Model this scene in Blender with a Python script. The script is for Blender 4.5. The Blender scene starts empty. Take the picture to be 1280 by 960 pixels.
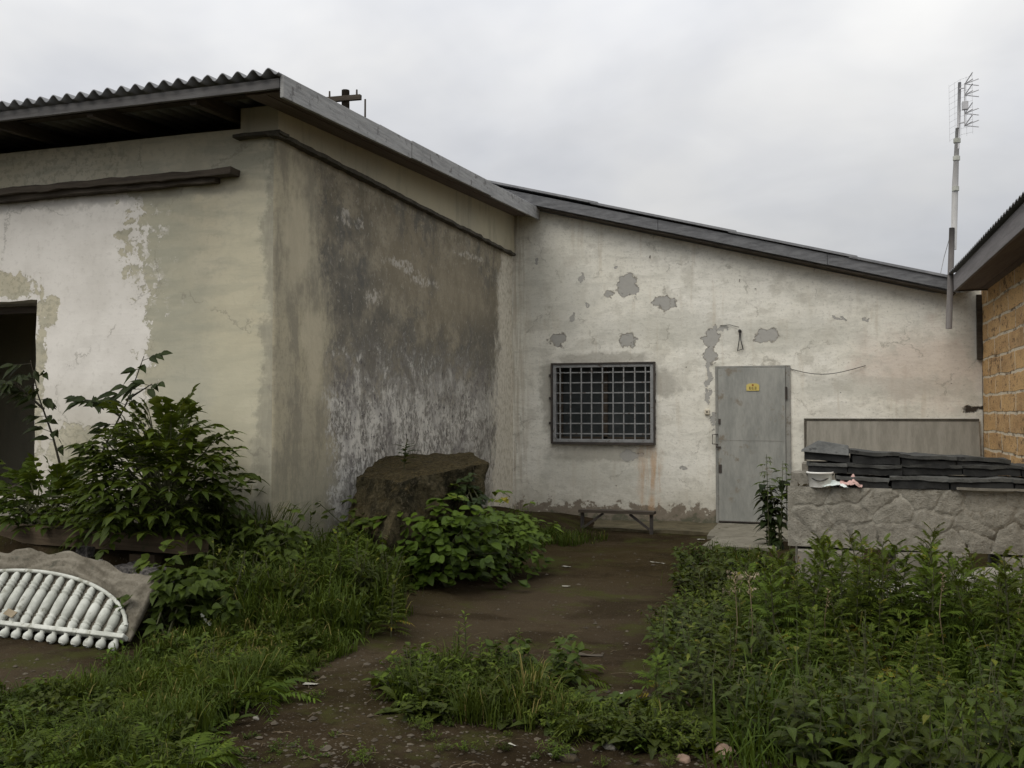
import bpy, bmesh, math, random
from mathutils import Vector, noise as mnoise
R = random.Random(7)
PI = math.pi
rad = math.radians
S = bpy.context.scene
COL = S.collection
V = Vector

# ------------------------------------------------------------------ survey
# building frame: X along the gable wall, Y into depth, Z up, camera above the origin
FL, HC, YAW, PIT = 1200.0, 1.46, rad(17.8), rad(1.62)
def ray(px, py):
    cx, cy = (px - 640) / FL, (480 - py) / FL
    y = math.cos(PIT) - cy * math.sin(PIT); z = math.sin(PIT) + cy * math.cos(PIT)
    c, s = math.cos(YAW), math.sin(YAW)
    return V((c * cx - s * y, s * cx + c * y, z))
def at(px, py, Y):
    d = ray(px, py); return V((0, 0, HC)) + d * (Y / d.y)
def atx(px, py, X):
    d = ray(px, py); return V((0, 0, HC)) + d * (X / d.x)
def gnd(px, py, z=0.0):
    d = ray(px, py); return V((0, 0, HC)) + d * ((z - HC) / d.z)
def atd(px, py, dep):
    return V((0, 0, HC)) + ray(px, py) * dep

# ------------------------------------------------------------------ node helpers
def nd(t, typ, ins=None, **at_):
    n = t.nodes.new(typ)
    for k, v in at_.items(): setattr(n, k, v)
    for k, v in (ins or {}).items():
        if isinstance(v, bpy.types.NodeSocket): t.links.new(v, n.inputs[k])
        else: n.inputs[k].default_value = v
    return n
def c4(c): return (c[0], c[1], c[2], 1.0)
def noi(t, vec, sc, det=4.0, ro=.55, dist=0.0):
    return nd(t, 'ShaderNodeTexNoise', {'Vector': vec, 'Scale': sc, 'Detail': det, 'Roughness': ro, 'Distortion': dist}).outputs[0]
def mt(t, op, a, b=0.0, clamp=False):
    return nd(t, 'ShaderNodeMath', {0: a, 1: b}, operation=op, use_clamp=clamp).outputs[0]
def mr(t, v, a, b, c=0.0, d=1.0, sm=True):
    return nd(t, 'ShaderNodeMapRange', {0: v, 1: a, 2: b, 3: c, 4: d}, interpolation_type='SMOOTHSTEP' if sm else 'LINEAR').outputs[0]
def mx(t, f, a, b, blend='MIX'):
    n = nd(t, 'ShaderNodeMix', {0: f, 6: a if isinstance(a, bpy.types.NodeSocket) else c4(a), 7: b if isinstance(b, bpy.types.NodeSocket) else c4(b)}, data_type='RGBA', blend_type=blend)
    return n.outputs[2]
def vm(t, op, a, b=(0, 0, 0)):
    return nd(t, 'ShaderNodeVectorMath', {0: a, 1: b}, operation=op).outputs[1 if op == 'LENGTH' else 0]
def pos(t): return nd(t, 'ShaderNodeNewGeometry').outputs['Position']
def sep(t, v):
    n = nd(t, 'ShaderNodeSeparateXYZ', {0: v}); return n.outputs[0], n.outputs[1], n.outputs[2]
def comb(t, x, y, z=0.0): return nd(t, 'ShaderNodeCombineXYZ', {0: x, 1: y, 2: z}).outputs[0]
def newmat(name):
    m = bpy.data.materials.new(name); m.use_nodes = True
    m.node_tree.nodes.clear(); return m, m.node_tree
def finish(t, col, rough=.9, bump=None, bs=.3, bd=.01, metal=0.0, spec=.3):
    b = nd(t, 'ShaderNodeBsdfPrincipled', {'Base Color': col if isinstance(col, bpy.types.NodeSocket) else c4(col), 'Roughness': rough, 'Metallic': metal, 'Specular IOR Level': spec})
    if bump is not None:
        bn = nd(t, 'ShaderNodeBump', {'Height': bump, 'Strength': bs, 'Distance': bd})
        t.links.new(bn.outputs[0], b.inputs['Normal'])
    o = nd(t, 'ShaderNodeOutputMaterial', {0: b.outputs[0]})
    return b
def patchmask(t, uv, nz, lst, k=1.0, e=.06):
    """ragged elliptical patches (cu, cv, ru, rv); nz warps their outline"""
    w = mt(t, 'MULTIPLY', mt(t, 'SUBTRACT', nz, .5), k * 1.7)
    wv = nd(t, 'ShaderNodeTexNoise', {'Vector': uv, 'Scale': 6.5, 'Detail': 5.0, 'Roughness': .62}).outputs[1]
    uv = vm(t, 'ADD', uv, vm(t, 'MULTIPLY', vm(t, 'SUBTRACT', wv, (.5, .5, .5)), (.26, .26, 0)))
    out = None
    for cu, cv, ru, rv in lst:
        d = vm(t, 'LENGTH', vm(t, 'MULTIPLY', vm(t, 'SUBTRACT', uv, (cu, cv, 0)), (1 / ru, 1 / rv, 0)))
        m = mr(t, mt(t, 'ADD', d, w), 1 + e, 1 - e)
        out = m if out is None else mt(t, 'MAXIMUM', out, m)
    return out

def generic(name, a, b, sc=8.0, rough=.85, bs=.3, bd=.01, metal=0.0, stretch=(1, 1, 1), spots=None, spec=.3):
    """weathered two-tone surface in object space with fine grain"""
    m, t = newmat(name)
    p = nd(t, 'ShaderNodeTexCoord').outputs['Object']
    q = vm(t, 'MULTIPLY', p, stretch)
    n1 = noi(t, q, sc, 6, .62); n2 = noi(t, q, sc * 7, 5, .65)
    f = mr(t, mt(t, 'ADD', mt(t, 'MULTIPLY', n1, .7), mt(t, 'MULTIPLY', n2, .3)), .34, .66)
    col = mx(t, f, a, b)
    if spots:
        s = mr(t, noi(t, p, sc * 1.7, 7, .7), .56, .66)
        col = mx(t, s, col, spots)
    finish(t, col, rough, mt(t, 'ADD', n1, mt(t, 'MULTIPLY', n2, .5)), bs, bd, metal, spec)
    return m

# ------------------------------------------------------------------ materials
def gable_wall_mat():
    m, t = newmat('whitewashed_gable_plaster')
    P = pos(t); x, y, z = sep(t, P); uv = comb(t, x, z)
    n_big = noi(t, uv, .9, 4, .6); n_mid = noi(t, uv, 3.2, 6, .62); n_f = noi(t, uv, 17, 6, .7)
    streak = noi(t, vm(t, 'MULTIPLY', uv, (1.1, 3.2, 1)), 1.7, 7, .68, .5)
    vert = noi(t, vm(t, 'MULTIPLY', uv, (7, .6, 1)), 1.5, 5, .6)
    col = mx(t, mr(t, n_big, .3, .7), (.755, .735, .645), (.825, .81, .74))
    col = mx(t, mt(t, 'MULTIPLY', mr(t, streak, .48, .64), .45), col, (.53, .52, .455))
    col = mx(t, mt(t, 'MULTIPLY', mr(t, n_mid, .5, .64), .5), col, (.47, .45, .385))
    col = mx(t, mt(t, 'MULTIPLY', mr(t, n_f, .52, .66), .28), col, (.40, .385, .33))
    col = mx(t, mt(t, 'MULTIPLY', mr(t, noi(t, vm(t, 'MULTIPLY', uv, (2.2, 9, 1)), 2.2, 7, .72, .8), .53, .66), .26), col, (.43, .42, .36))
    col = mx(t, mt(t, 'MULTIPLY', mr(t, noi(t, uv, 34, 5, .75), .56, .66), .45), col, (.37, .36, .31))
    col = mx(t, mt(t, 'MULTIPLY', mr(t, vert, .55, .7), .28), col, (.50, .43, .32))
    # pinkish cast at the right end, pale repaired plaster above the window
    col = mx(t, mt(t, 'MULTIPLY', patchmask(t, uv, n_mid, [(1.25, 2.0, .75, .42)], 1.4, .5), .42), col, (.60, .47, .40))
    col = mx(t, mt(t, 'MULTIPLY', patchmask(t, uv, n_mid, [(-3.45, 3.1, .55, .55), (-1.9, 2.55, 1.0, .22), (-.4, 2.45, .8, .2), (.7, 1.75, 1.0, .14), (-2.8, .62, .8, .26)], 1.6, .45), .4), col, (.41, .41, .36))
    # broad grey dirt beside window and under it
    col = mx(t, mt(t, 'MULTIPLY', patchmask(t, uv, n_mid, [(-2.8, 2.16, .62, .1), (-2.8, .9, .7, .11), (-3.55, 1.75, .12, .45), (-2.02, 1.85, .3, .16)], 1.5, .4), .62), col, (.31, .295, .25))
    # small chips and pinholes
    vo = nd(t, 'ShaderNodeTexVoronoi', {'Vector': uv, 'Scale': 5.5, 'Randomness': 1.0})
    chip = mt(t, 'MULTIPLY', mr(t, mt(t, 'ADD', vo.outputs[0], mt(t, 'MULTIPLY', n_f, .12)), .105, .085), mr(t, n_mid, .5, .54))
    vo2 = nd(t, 'ShaderNodeTexVoronoi', {'Vector': vm(t, 'MULTIPLY', uv, (1.4, .8, 1)), 'Scale': 3.1, 'Randomness': 1.0})
    chip2 = mt(t, 'MULTIPLY', mr(t, mt(t, 'ADD', vo2.outputs[0], mt(t, 'MULTIPLY', n_f, .2)), .15, .13), mr(t, n_big, .5, .55))
    chips = mt(t, 'MAXIMUM', chip, chip2)
    col = mx(t, chips, col, (.30, .28, .24))
    # bare cement patches where plaster fell off
    nw = noi(t, uv, 7.5, 7, .68)
    pl = [(-2.46, 3.15, .155, .155), (-2.71, 3.03, .06, .05), (-1.955, 2.895, .155, .075), (-3.44, 2.44, .105, .085), (-2.45, 2.425, .1, .08),
          (-1.355, 2.40, .10, .115), (-1.36, 2.2, .062, .12), (-.64, 2.43, .125, .09), (-1.395, 1.95, .035, .22), (-1.4, 1.65, .028, .1), (-1.18, 2.545, .06, .03), (-1.29, 2.53, .04, .04), (-1.33, 1.33, .04, .1),
          (.24, 2.66, .11, .02), (-2.62, 3.42, .05, .025), (-3.1, 3.27, .025, .06), (-3.2, 2.72, .03, .07), (-3.0, 2.9, .02, .05), (.55, 2.6, .03, .02), (-3.75, 3.5, .02, .05), (-2.42, .86, .12, .06), (-1.72, .72, .05, .03)]
    pa = patchmask(t, uv, nw, pl, 1.35, .03)
    rim = patchmask(t, uv, nw, [(a, b, c + .014, d + .014) for a, b, c, d in pl[:8]], .95, .03)
    col = mx(t, rim, col, (.36, .34, .29))
    cem = mx(t, n_f, (.33, .325, .305), (.44, .432, .40))
    col = mx(t, pa, col, cem)
    # damp, moss-dark foot of the wall, plaster flaked along its upper edge
    zz = mt(t, 'ADD', z, mt(t, 'MULTIPLY', mt(t, 'SUBTRACT', nw, .5), .75))
    zz2 = mt(t, 'ADD', z, mt(t, 'MULTIPLY', mt(t, 'SUBTRACT', n_mid, .5), .8))
    col = mx(t, mt(t, 'MULTIPLY', mr(t, zz2, .75, .1), .5), col, (.36, .335, .265))
    col = mx(t, mr(t, zz, .22, .17), col, mx(t, nw, (.155, .125, .095), (.29, .255, .20)))
    col = mx(t, mt(t, 'MULTIPLY', mr(t, zz, .10, -.02), .75), col, (.085, .095, .06))
    # rust run from the grille's corner, brown runs at left edge
    rust = mt(t, 'MULTIPLY', mt(t, 'MULTIPLY', patchmask(t, uv, n_mid, [(-2.17, .66, .13, .46)], 1.2, .6), mr(t, vert, .38, .6)), .75)
    col = mx(t, rust, col, (.50, .30, .15))
    vs = noi(t, vm(t, 'MULTIPLY', uv, (16, .8, 1)), 1.6, 5, .6)
    edge = mt(t, 'MULTIPLY', mr(t, x, -3.72, -4.05), mr(t, vs, .42, .62))
    col = mx(t, mt(t, 'MULTIPLY', edge, .55), col, (.42, .36, .27))
    cw = vm(t, 'ADD', uv, vm(t, 'MULTIPLY', vm(t, 'SUBTRACT', nd(t, 'ShaderNodeTexNoise', {'Vector': uv, 'Scale': 3.0, 'Detail': 6.0, 'Roughness': .7}).outputs[1], (.5, .5, .5)), (.5, .5, 0)))
    ck = nd(t, 'ShaderNodeTexVoronoi', {'Vector': cw, 'Scale': .75}, feature='DISTANCE_TO_EDGE').outputs['Distance']
    ckm = mt(t, 'MULTIPLY', mr(t, ck, .008, .003), mr(t, n_mid, .47, .55))
    col = mx(t, mt(t, 'MULTIPLY', ckm, .42), col, (.22, .205, .165))
    # hole of a broken pipe near the brick corner
    hole = patchmask(t, uv, nw, [(1.74, 1.49, .10, .035)], 1.2, .3)
    col = mx(t, hole, col, (.05, .04, .03))
    h = mt(t, 'SUBTRACT', mt(t, 'ADD', mt(t, 'MULTIPLY', n_f, .35), mt(t, 'MULTIPLY', streak, .4)), mt(t, 'MAXIMUM', mt(t, 'MULTIPLY', mt(t, 'MAXIMUM', pa, chips), 1.3), mt(t, 'MULTIPLY', hole, 2.0)))
    finish(t, col, .92, h, .9, .016)
    return m

def front_wall_mat():
    m, t = newmat('peeling_front_plaster')
    P = pos(t); x, y, z = sep(t, P); uv = comb(t, x, z)
    n_big = noi(t, uv, 1.1, 4, .6); n_mid = noi(t, uv, 3.0, 6, .6); n_f = noi(t, uv, 19, 6, .7)
    st = noi(t, vm(t, 'MULTIPLY', uv, (1, 4.5, 1)), 1.7, 5, .6)
    vs = noi(t, vm(t, 'MULTIPLY', uv, (5, .8, 1)), 1.7, 10, .74)
    col = mx(t, mr(t, n_big, .3, .7), (.49, .45, .33), (.57, .535, .42))
    col = mx(t, mt(t, 'MULTIPLY', mr(t, st, .46, .62), .55), col, (.345, .34, .27))
    col = mx(t, mt(t, 'MULTIPLY', mr(t, n_f, .5, .64), .3), col, (.32, .305, .24))
    col = mx(t, mt(t, 'MULTIPLY', mr(t, n_mid, .52, .62), .35), col, (.37, .355, .28))
    col = mx(t, mt(t, 'MULTIPLY', patchmask(t, uv, n_mid, [(-5.0, 2.2, .38, .5), (-4.75, 1.6, .5, .45), (-5.1, 2.8, .3, .3)], 1.2, .5), .55), col, (.385, .38, .30))
    col = mx(t, mt(t, 'MULTIPLY', patchmask(t, uv, n_mid, [(-4.42, 1.8, .24, 1.0), (-4.35, 2.8, .2, .35)], 1.1, .6), .5), col, (.57, .53, .385))
    # grey damp column at the building's edge
    col = mx(t, mt(t, 'MULTIPLY', mr(t, mt(t, 'ADD', mt(t, 'ADD', x, mt(t, 'MULTIPLY', mt(t, 'SUBTRACT', n_mid, .5), .5)), mt(t, 'MULTIPLY', mt(t, 'SUBTRACT', n_f, .5), .25)), -4.25, -4.15), mr(t, vs, .3, .6, .35, .75)), col, (.27, .255, .20))
    # white paint that survives to the left; its edge flakes
    nw = noi(t, uv, 5.5, 8, .72); nl = noi(t, comb(t, z, 3.0), 1.3, 3, .5)
    bx = mt(t, 'ADD', mt(t, 'ADD', x, mt(t, 'MULTIPLY', mt(t, 'SUBTRACT', nl, .5), .55)), mt(t, 'MULTIPLY', mt(t, 'SUBTRACT', nw, .5), 1.5))
    bx = mt(t, 'ADD', bx, mt(t, 'MULTIPLY', mr(t, z, 2.9, 3.35), .22))
    white = mr(t, bx, -5.33, -5.345)
    isl = mt(t, 'MULTIPLY', mr(t, noi(t, uv, 8, 6, .7), .545, .56), mt(t, 'MULTIPLY', mr(t, bx, -4.98, -5.3), mr(t, z, 2.2, 2.5)))
    white = mt(t, 'MAXIMUM', white, isl)
    white = mt(t, 'MULTIPLY', white, mr(t, mt(t, 'ADD', z, mt(t, 'MULTIPLY', nw, .1)), 3.36, 3.30))
    bare = patchmask(t, uv, nw, [(-6.37, 1.8, .055, .75), (-6.30, 2.33, .13, .12), (-5.52, 2.93, .09, .04), (-5.45, 3.03, .05, .03), (-5.5, 2.62, .04, .05), (-6.0, 1.1, .3, .25), (-6.75, 2.55, .3, .1)], 1.3, .03)
    wc = mx(t, mr(t, n_mid, .35, .7), (.77, .74, .685), (.68, .65, .595))
    wc = mx(t, mt(t, 'MULTIPLY', mr(t, n_f, .52, .66), .35), wc, (.52, .49, .44))
    wc = mx(t, mt(t, 'MULTIPLY', mr(t, z, 1.9, 1.1), .45), wc, (.56, .51, .40))
    fl = mt(t, 'MULTIPLY', mt(t, 'SUBTRACT', 1.0, bare), white)
    rim = mt(t, 'MULTIPLY', mr(t, bx, -5.24, -5.33), mr(t, n_f, .5, .56))
    col = mx(t, mt(t, 'MULTIPLY', rim, .35), col, (.26, .245, .185))
    col = mx(t, fl, col, wc)
    # cracks and pits, dark foot
    vo = nd(t, 'ShaderNodeTexVoronoi', {'Vector': uv, 'Scale': 4.0})
    pit = mt(t, 'MULTIPLY', mr(t, mt(t, 'ADD', vo.outputs[0], mt(t, 'MULTIPLY', n_f, .12)), .09, .075), mr(t, n_mid, .5, .55))
    col = mx(t, pit, col, (.24, .22, .18))
    zz = mt(t, 'ADD', z, mt(t, 'MULTIPLY', mt(t, 'SUBTRACT', nw, .5), .9))
    col = mx(t, mt(t, 'MULTIPLY', mr(t, zz, .95, .45), .8), col, (.115, .115, .08))
    cw = vm(t, 'ADD', uv, vm(t, 'MULTIPLY', vm(t, 'SUBTRACT', nd(t, 'ShaderNodeTexNoise', {'Vector': uv, 'Scale': 3.0, 'Detail': 6.0, 'Roughness': .7}).outputs[1], (.5, .5, .5)), (.5, .5, 0)))
    ck = nd(t, 'ShaderNodeTexVoronoi', {'Vector': cw, 'Scale': .75}, feature='DISTANCE_TO_EDGE').outputs['Distance']
    ckm = mt(t, 'MULTIPLY', mr(t, ck, .008, .003), mr(t, n_mid, .47, .55))
    col = mx(t, mt(t, 'MULTIPLY', ckm, .42), col, (.22, .205, .165))
    # darker strip just below the wooden rail
    col = mx(t, mt(t, 'MULTIPLY', patchmask(t, uv, n_mid, [(-5.9, 3.24, 1.6, .055)], .5, .5), .35), col, (.2, .19, .16))
    h = mt(t, 'ADD', mt(t, 'ADD', mt(t, 'MULTIPLY', n_f, .22), mt(t, 'MULTIPLY', st, .4)), mt(t, 'MULTIPLY', fl, .5))
    finish(t, col, .92, h, .55, .012)
    return m

def side_wall_mat():
    m, t = newmat('mouldy_side_plaster')
    P = pos(t); x, y, z = sep(t, P); uv = comb(t, y, z)
    n_big = noi(t, uv, .9, 4, .6); n_mid = noi(t, uv, 3.0, 6, .62); n_f = noi(t, uv, 20, 6, .72)
    vs = noi(t, vm(t, 'MULTIPLY', uv, (2.6, .8, 1)), 1.7, 10, .76)
    vs2 = noi(t, vm(t, 'MULTIPLY', uv, (.8, .6, 1)), 4.0, 10, .76, .4)
    vs3 = noi(t, vm(t, 'MULTIPLY', uv, (.95, .65, 1)), 21, 8, .74, .35)
    # pier plaster near the corner
    col = mx(t, mr(t, n_big, .3, .7), (.46, .41, .285), (.39, .355, .265))
    col = mx(t, mt(t, 'MULTIPLY', mr(t, n_f, .48, .62), .35), col, (.24, .225, .17))
    col = mx(t, mt(t, 'MULTIPLY', mr(t, vs, .45, .58), .7), col, (.235, .215, .165))
    col = mx(t, mt(t, 'MULTIPLY', patchmask(t, uv, n_mid, [(7.2, 2.0, .16, .34), (6.95, 2.9, .2, .5)], 1.4, .4), .7), col, (.54, .485, .35))
    col = mx(t, mt(t, 'MULTIPLY', mr(t, z, 1.6, .3), .55), col, (.17, .165, .115))
    # mould field
    f1 = mx(t, mr(t, n_mid, .36, .64), (.185, .162, .115), (.315, .28, .205))
    f1 = mx(t, mt(t, 'MULTIPLY', mr(t, n_f, .5, .62), .4), f1, (.11, .10, .078))
    f1 = mx(t, mt(t, 'MULTIPLY', mr(t, vs, .52, .66), .4), f1, (.10, .095, .085))
    f1 = mx(t, mt(t, 'MULTIPLY', patchmask(t, uv, n_mid, [(7.8, 2.5, .5, .55), (8.3, 2.1, .7, .4), (11.7, 2.2, .9, .8), (9.6, 1.95, .9, .25)], 2.2, .8), .62), f1, (.115, .112, .10))
    f1 = mx(t, mt(t, 'MULTIPLY', mr(t, vs3, .56, .63), .45), f1, (.33, .31, .26))
    f1 = mx(t, mt(t, 'MULTIPLY', patchmask(t, uv, n_mid, [(10.4, 2.9, 1.6, .4), (9.3, 3.1, .8, .35)], 1.3, .5), .6), f1, (.25, .215, .15))
    chips = patchmask(t, uv, vs2, [(9.0, 2.95, .34, .05), (9.6, 2.86, .4, .045), (7.75, 3.2, .12, .07), (11.0, 3.36, .5, .04), (8.05, 3.2, .07, .05), (8.3, 2.55, .15, .08)], 2.0, .2)
    f1 = mx(t, mt(t, 'MULTIPLY', mt(t, 'MULTIPLY', chips, mr(t, vs3, .44, .54)), .85), f1, (.48, .45, .39))
    # lower peeling zone: white, violet grey and dark flakes
    f1 = mx(t, mt(t, 'MULTIPLY', mt(t, 'MULTIPLY', mr(t, vs2, .49, .555), mr(t, n_big, .42, .6)), .6), f1, (.105, .104, .096))
    f1 = mx(t, mt(t, 'MULTIPLY', mr(t, vs3, .57, .62), .4), f1, (.40, .375, .31))
    lo = mx(t, mr(t, vs2, .42, .56), (.175, .162, .138), (.36, .345, .305))
    lo = mx(t, mt(t, 'MULTIPLY', mt(t, 'MULTIPLY', mr(t, vs3, .47, .56), mr(t, noi(t, uv, 1.3, 5, .65), .40, .60, .2, 1.0)), .8), lo, (.66, .635, .57))
    lo = mx(t, mt(t, 'MULTIPLY', mr(t, vs2, .535, .56), mr(t, y, 11.2, 8.5)), lo, mx(t, vs3, (.50, .48, .42), (.70, .675, .61)))
    lo = mx(t, mr(t, noi(t, vm(t, 'MULTIPLY', uv, (.95, .6, 1)), 17, 7, .72), .575, .62), lo, (.085, .075, .075))
    lo = mx(t, mt(t, 'MULTIPLY', mr(t, noi(t, vm(t, 'MULTIPLY', uv, (1.4, 1, 1)), 1.6, 5, .6), .5, .62), .45), lo, (.165, .152, .145))
    zb = mt(t, 'ADD', mt(t, 'ADD', z, mt(t, 'MULTIPLY', mt(t, 'SUBTRACT', y, 7.6), -.015)), mt(t, 'MULTIPLY', mt(t, 'SUBTRACT', vs3, .5), 2.2))
    zb = mt(t, 'ADD', zb, mt(t, 'MULTIPLY', mt(t, 'SUBTRACT', n_mid, .5), 1.2))
    f1 = mx(t, mr(t, zb, 2.15, 1.6), f1, lo)
    f1 = mx(t, mt(t, 'MULTIPLY', mr(t, mt(t, 'ADD', z, mt(t, 'MULTIPLY', n_mid, .7)), .95, .4), .7), f1, (.12, .12, .085))
    yb = mt(t, 'ADD', mt(t, 'ADD', y, mt(t, 'MULTIPLY', mt(t, 'SUBTRACT', n_mid, .5), .7)), mt(t, 'MULTIPLY', mt(t, 'SUBTRACT', vs3, .5), .6))
    yb = mt(t, 'ADD', yb, mt(t, 'MULTIPLY', z, .13)); yb = mt(t, 'ADD', yb, mt(t, 'MULTIPLY', mt(t, 'SUBTRACT', noi(t, uv, 1.1, 3, .6), .5), .9)); yb = mt(t, 'ADD', yb, mt(t, 'MULTIPLY', mt(t, 'SUBTRACT', vs2, .5), .6))
    col = mx(t, mr(t, yb, 7.60, 7.86), col, f1)
    # paler strip next to the gable wall
    ye = mt(t, 'ADD', mt(t, 'ADD', y, mt(t, 'MULTIPLY', mt(t, 'SUBTRACT', vs2, .5), 1.3)), mt(t, 'MULTIPLY', z, -.12))
    col = mx(t, mr(t, ye, 11.6, 11.95), col, mx(t, mr(t, vs3, .36, .56), (.46, .42, .33), (.68, .645, .55)))
    h = mt(t, 'ADD', mt(t, 'MULTIPLY', n_f, .35), mt(t, 'MULTIPLY', vs3, .6))
    finish(t, col, .93, h, .6, .012)
    return m

def band_mat():
    m, t = newmat('beige_band_plaster')
    P = pos(t)
    n1 = noi(t, P, 1.4, 5, .6); n2 = noi(t, vm(t, 'MULTIPLY', P, (4, 4, .8)), 1.5, 5, .62); nf = noi(t, P, 22, 5, .7)
    col = mx(t, mr(t, n1, .3, .7), (.51, .47, .34), (.44, .41, .31))
    col = mx(t, mt(t, 'MULTIPLY', mr(t, n2, .5, .7), .5), col, (.29, .27, .215))
    finish(t, col, .92, mt(t, 'ADD', nf, n2), .35, .01)
    return m

def brick_mat():
    m, t = newmat('tan_shell_limestone_masonry')
    P = pos(t); x, y, z = sep(t, P); P = comb(t, x, mt(t, 'MULTIPLY', y, .42), z)
    n0 = noi(t, P, 2.2, 4, .6); n_mid = noi(t, P, 9, 6, .65); nf = noi(t, P, 55, 5, .7)
    warp = mt(t, 'MULTIPLY', mt(t, 'SUBTRACT', n_mid, .5), .055)
    yy = mt(t, 'ADD', mt(t, 'MULTIPLY', y, -1.0), warp); zz = mt(t, 'ADD', mt(t, 'ADD', z, .045), mt(t, 'MULTIPLY', mt(t, 'SUBTRACT', noi(t, P, 5, 4, .6), .5), .07))
    b = nd(t, 'ShaderNodeTexBrick', {'Vector': comb(t, yy, zz), 'Scale': 1.0, 'Mortar Size': .017, 'Mortar Smooth': .35, 'Bias': 0.0, 'Brick Width': .82, 'Row Height': .212, 'Color1': c4((0, 0, 0)), 'Color2': c4((1, 1, 1)), 'Mortar': c4((.5, .5, .5))}, offset=.45, squash=1.0)
    fac = b.outputs['Fac']; rnd = b.outputs['Color']
    col = mx(t, mr(t, n_mid, .3, .7), (.44, .26, .115), (.60, .40, .20))
    col = mx(t, mt(t, 'MULTIPLY', rnd, .8), col, (.64, .41, .185))
    col = mx(t, mt(t, 'MULTIPLY', mr(t, n0, .5, .7), .5), col, (.28, .17, .085))
    col = mx(t, mt(t, 'MULTIPLY', mr(t, nf, .54, .62), .6), col, (.20, .125, .065))
    col = mx(t, mt(t, 'MULTIPLY', mr(t, noi(t, P, 11, 7, .75), .55, .61), .85), col, (.13, .08, .045))
    mo = mx(t, mr(t, n_mid, .38, .5), (.17, .115, .065), (.66, .58, .44))
    col = mx(t, mr(t, mt(t, 'ADD', fac, mt(t, 'MULTIPLY', mt(t, 'SUBTRACT', noi(t, P, 13, 6, .7), .5), 1.6)), .45, .6), col, mo)
    h = mt(t, 'SUBTRACT', mt(t, 'ADD', mt(t, 'MULTIPLY', nf, .3), mt(t, 'MULTIPLY', n_mid, .8)), mt(t, 'MULTIPLY', fac, .8))
    finish(t, col, .95, h, .8, .02)
    return m

def ground_mat():
    m, t = newmat('damp_earth')
    P = pos(t); x, y, z = sep(t, P); uv = comb(t, x, y)
    n0 = noi(t, uv, .55, 4, .6); n1 = noi(t, uv, 2.1, 6, .65); n2 = noi(t, uv, 13, 8, .76); n3 = noi(t, uv, 60, 5, .75)
    col = mx(t, mr(t, n1, .32, .68), (.021, .0145, .0075), (.044, .032, .018))
    col = mx(t, mt(t, 'MULTIPLY', mr(t, n2, .48, .66), .65), col, (.015, .011, .006))
    col = mx(t, mt(t, 'MULTIPLY', mr(t, n0, .5, .68), .6), col, (.040, .034, .013))
    # trodden pale dust along the middle of the path and the patch at left
    col = mx(t, mt(t, 'MULTIPLY', patchmask(t, uv, n1, [(-2.0, 6.9, .75, 1.6), (-4.4, 4.35, .9, .4), (-2.7, 5.2, .55, .5)], 1.5, .6), .55), col, (.070, .054, .034))
    col = mx(t, mt(t, 'MULTIPLY', patchmask(t, uv, n1, [(-1.75, 9.5, 1.2, 1.4)], 1.2, .6), .55), col, (.042, .031, .012))
    rut = noi(t, vm(t, 'MULTIPLY', uv, (.9, 1.25, 1)), 1.1, 6, .65, .6)
    col = mx(t, mt(t, 'MULTIPLY', mr(t, rut, .5, .62), .6), col, (.018, .0125, .006))
    col = mx(t, mt(t, 'MULTIPLY', mr(t, rut, .46, .36), .4), col, (.060, .046, .028))
    # pebbles bedded in the soil
    vo = nd(t, 'ShaderNodeTexVoronoi', {'Vector': vm(t, 'ADD', uv, comb(t, mt(t, 'MULTIPLY', n2, .05), 0.0)), 'Scale': 34.0})
    sel = nd(t, 'ShaderNodeSeparateColor', {0: vo.outputs[1]})
    peb = mt(t, 'MULTIPLY', mr(t, vo.outputs[0], .36, .24), mr(t, sel.outputs[0], .90, .93))
    col = mx(t, mt(t, 'MULTIPLY', peb, .75), col, mx(t, sel.outputs[1], (.045, .037, .025), (.105, .09, .066)))
    vo2 = nd(t, 'ShaderNodeTexVoronoi', {'Vector': uv, 'Scale': 95.0})
    sel2 = nd(t, 'ShaderNodeSeparateColor', {0: vo2.outputs[1]})
    col = mx(t, mt(t, 'MULTIPLY', mt(t, 'MULTIPLY', mr(t, vo2.outputs[0], .4, .25), mr(t, sel2.outputs[0], .84, .88)), .6), col, (.10, .088, .07))
    # moss
    moss = mt(t, 'MULTIPLY', mr(t, noi(t, uv, 1.5, 8, .74), .51, .62), .65)
    col = mx(t, moss, col, (.046, .050, .013))
    h = mt(t, 'ADD', mt(t, 'ADD', mt(t, 'MULTIPLY', n1, .8), mt(t, 'MULTIPLY', n2, .6)), mt(t, 'ADD', mt(t, 'MULTIPLY', n3, .25), mt(t, 'MULTIPLY', peb, .5)))
    finish(t, col, 1.0, h, .9, .035, spec=.04)
    return m

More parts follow.
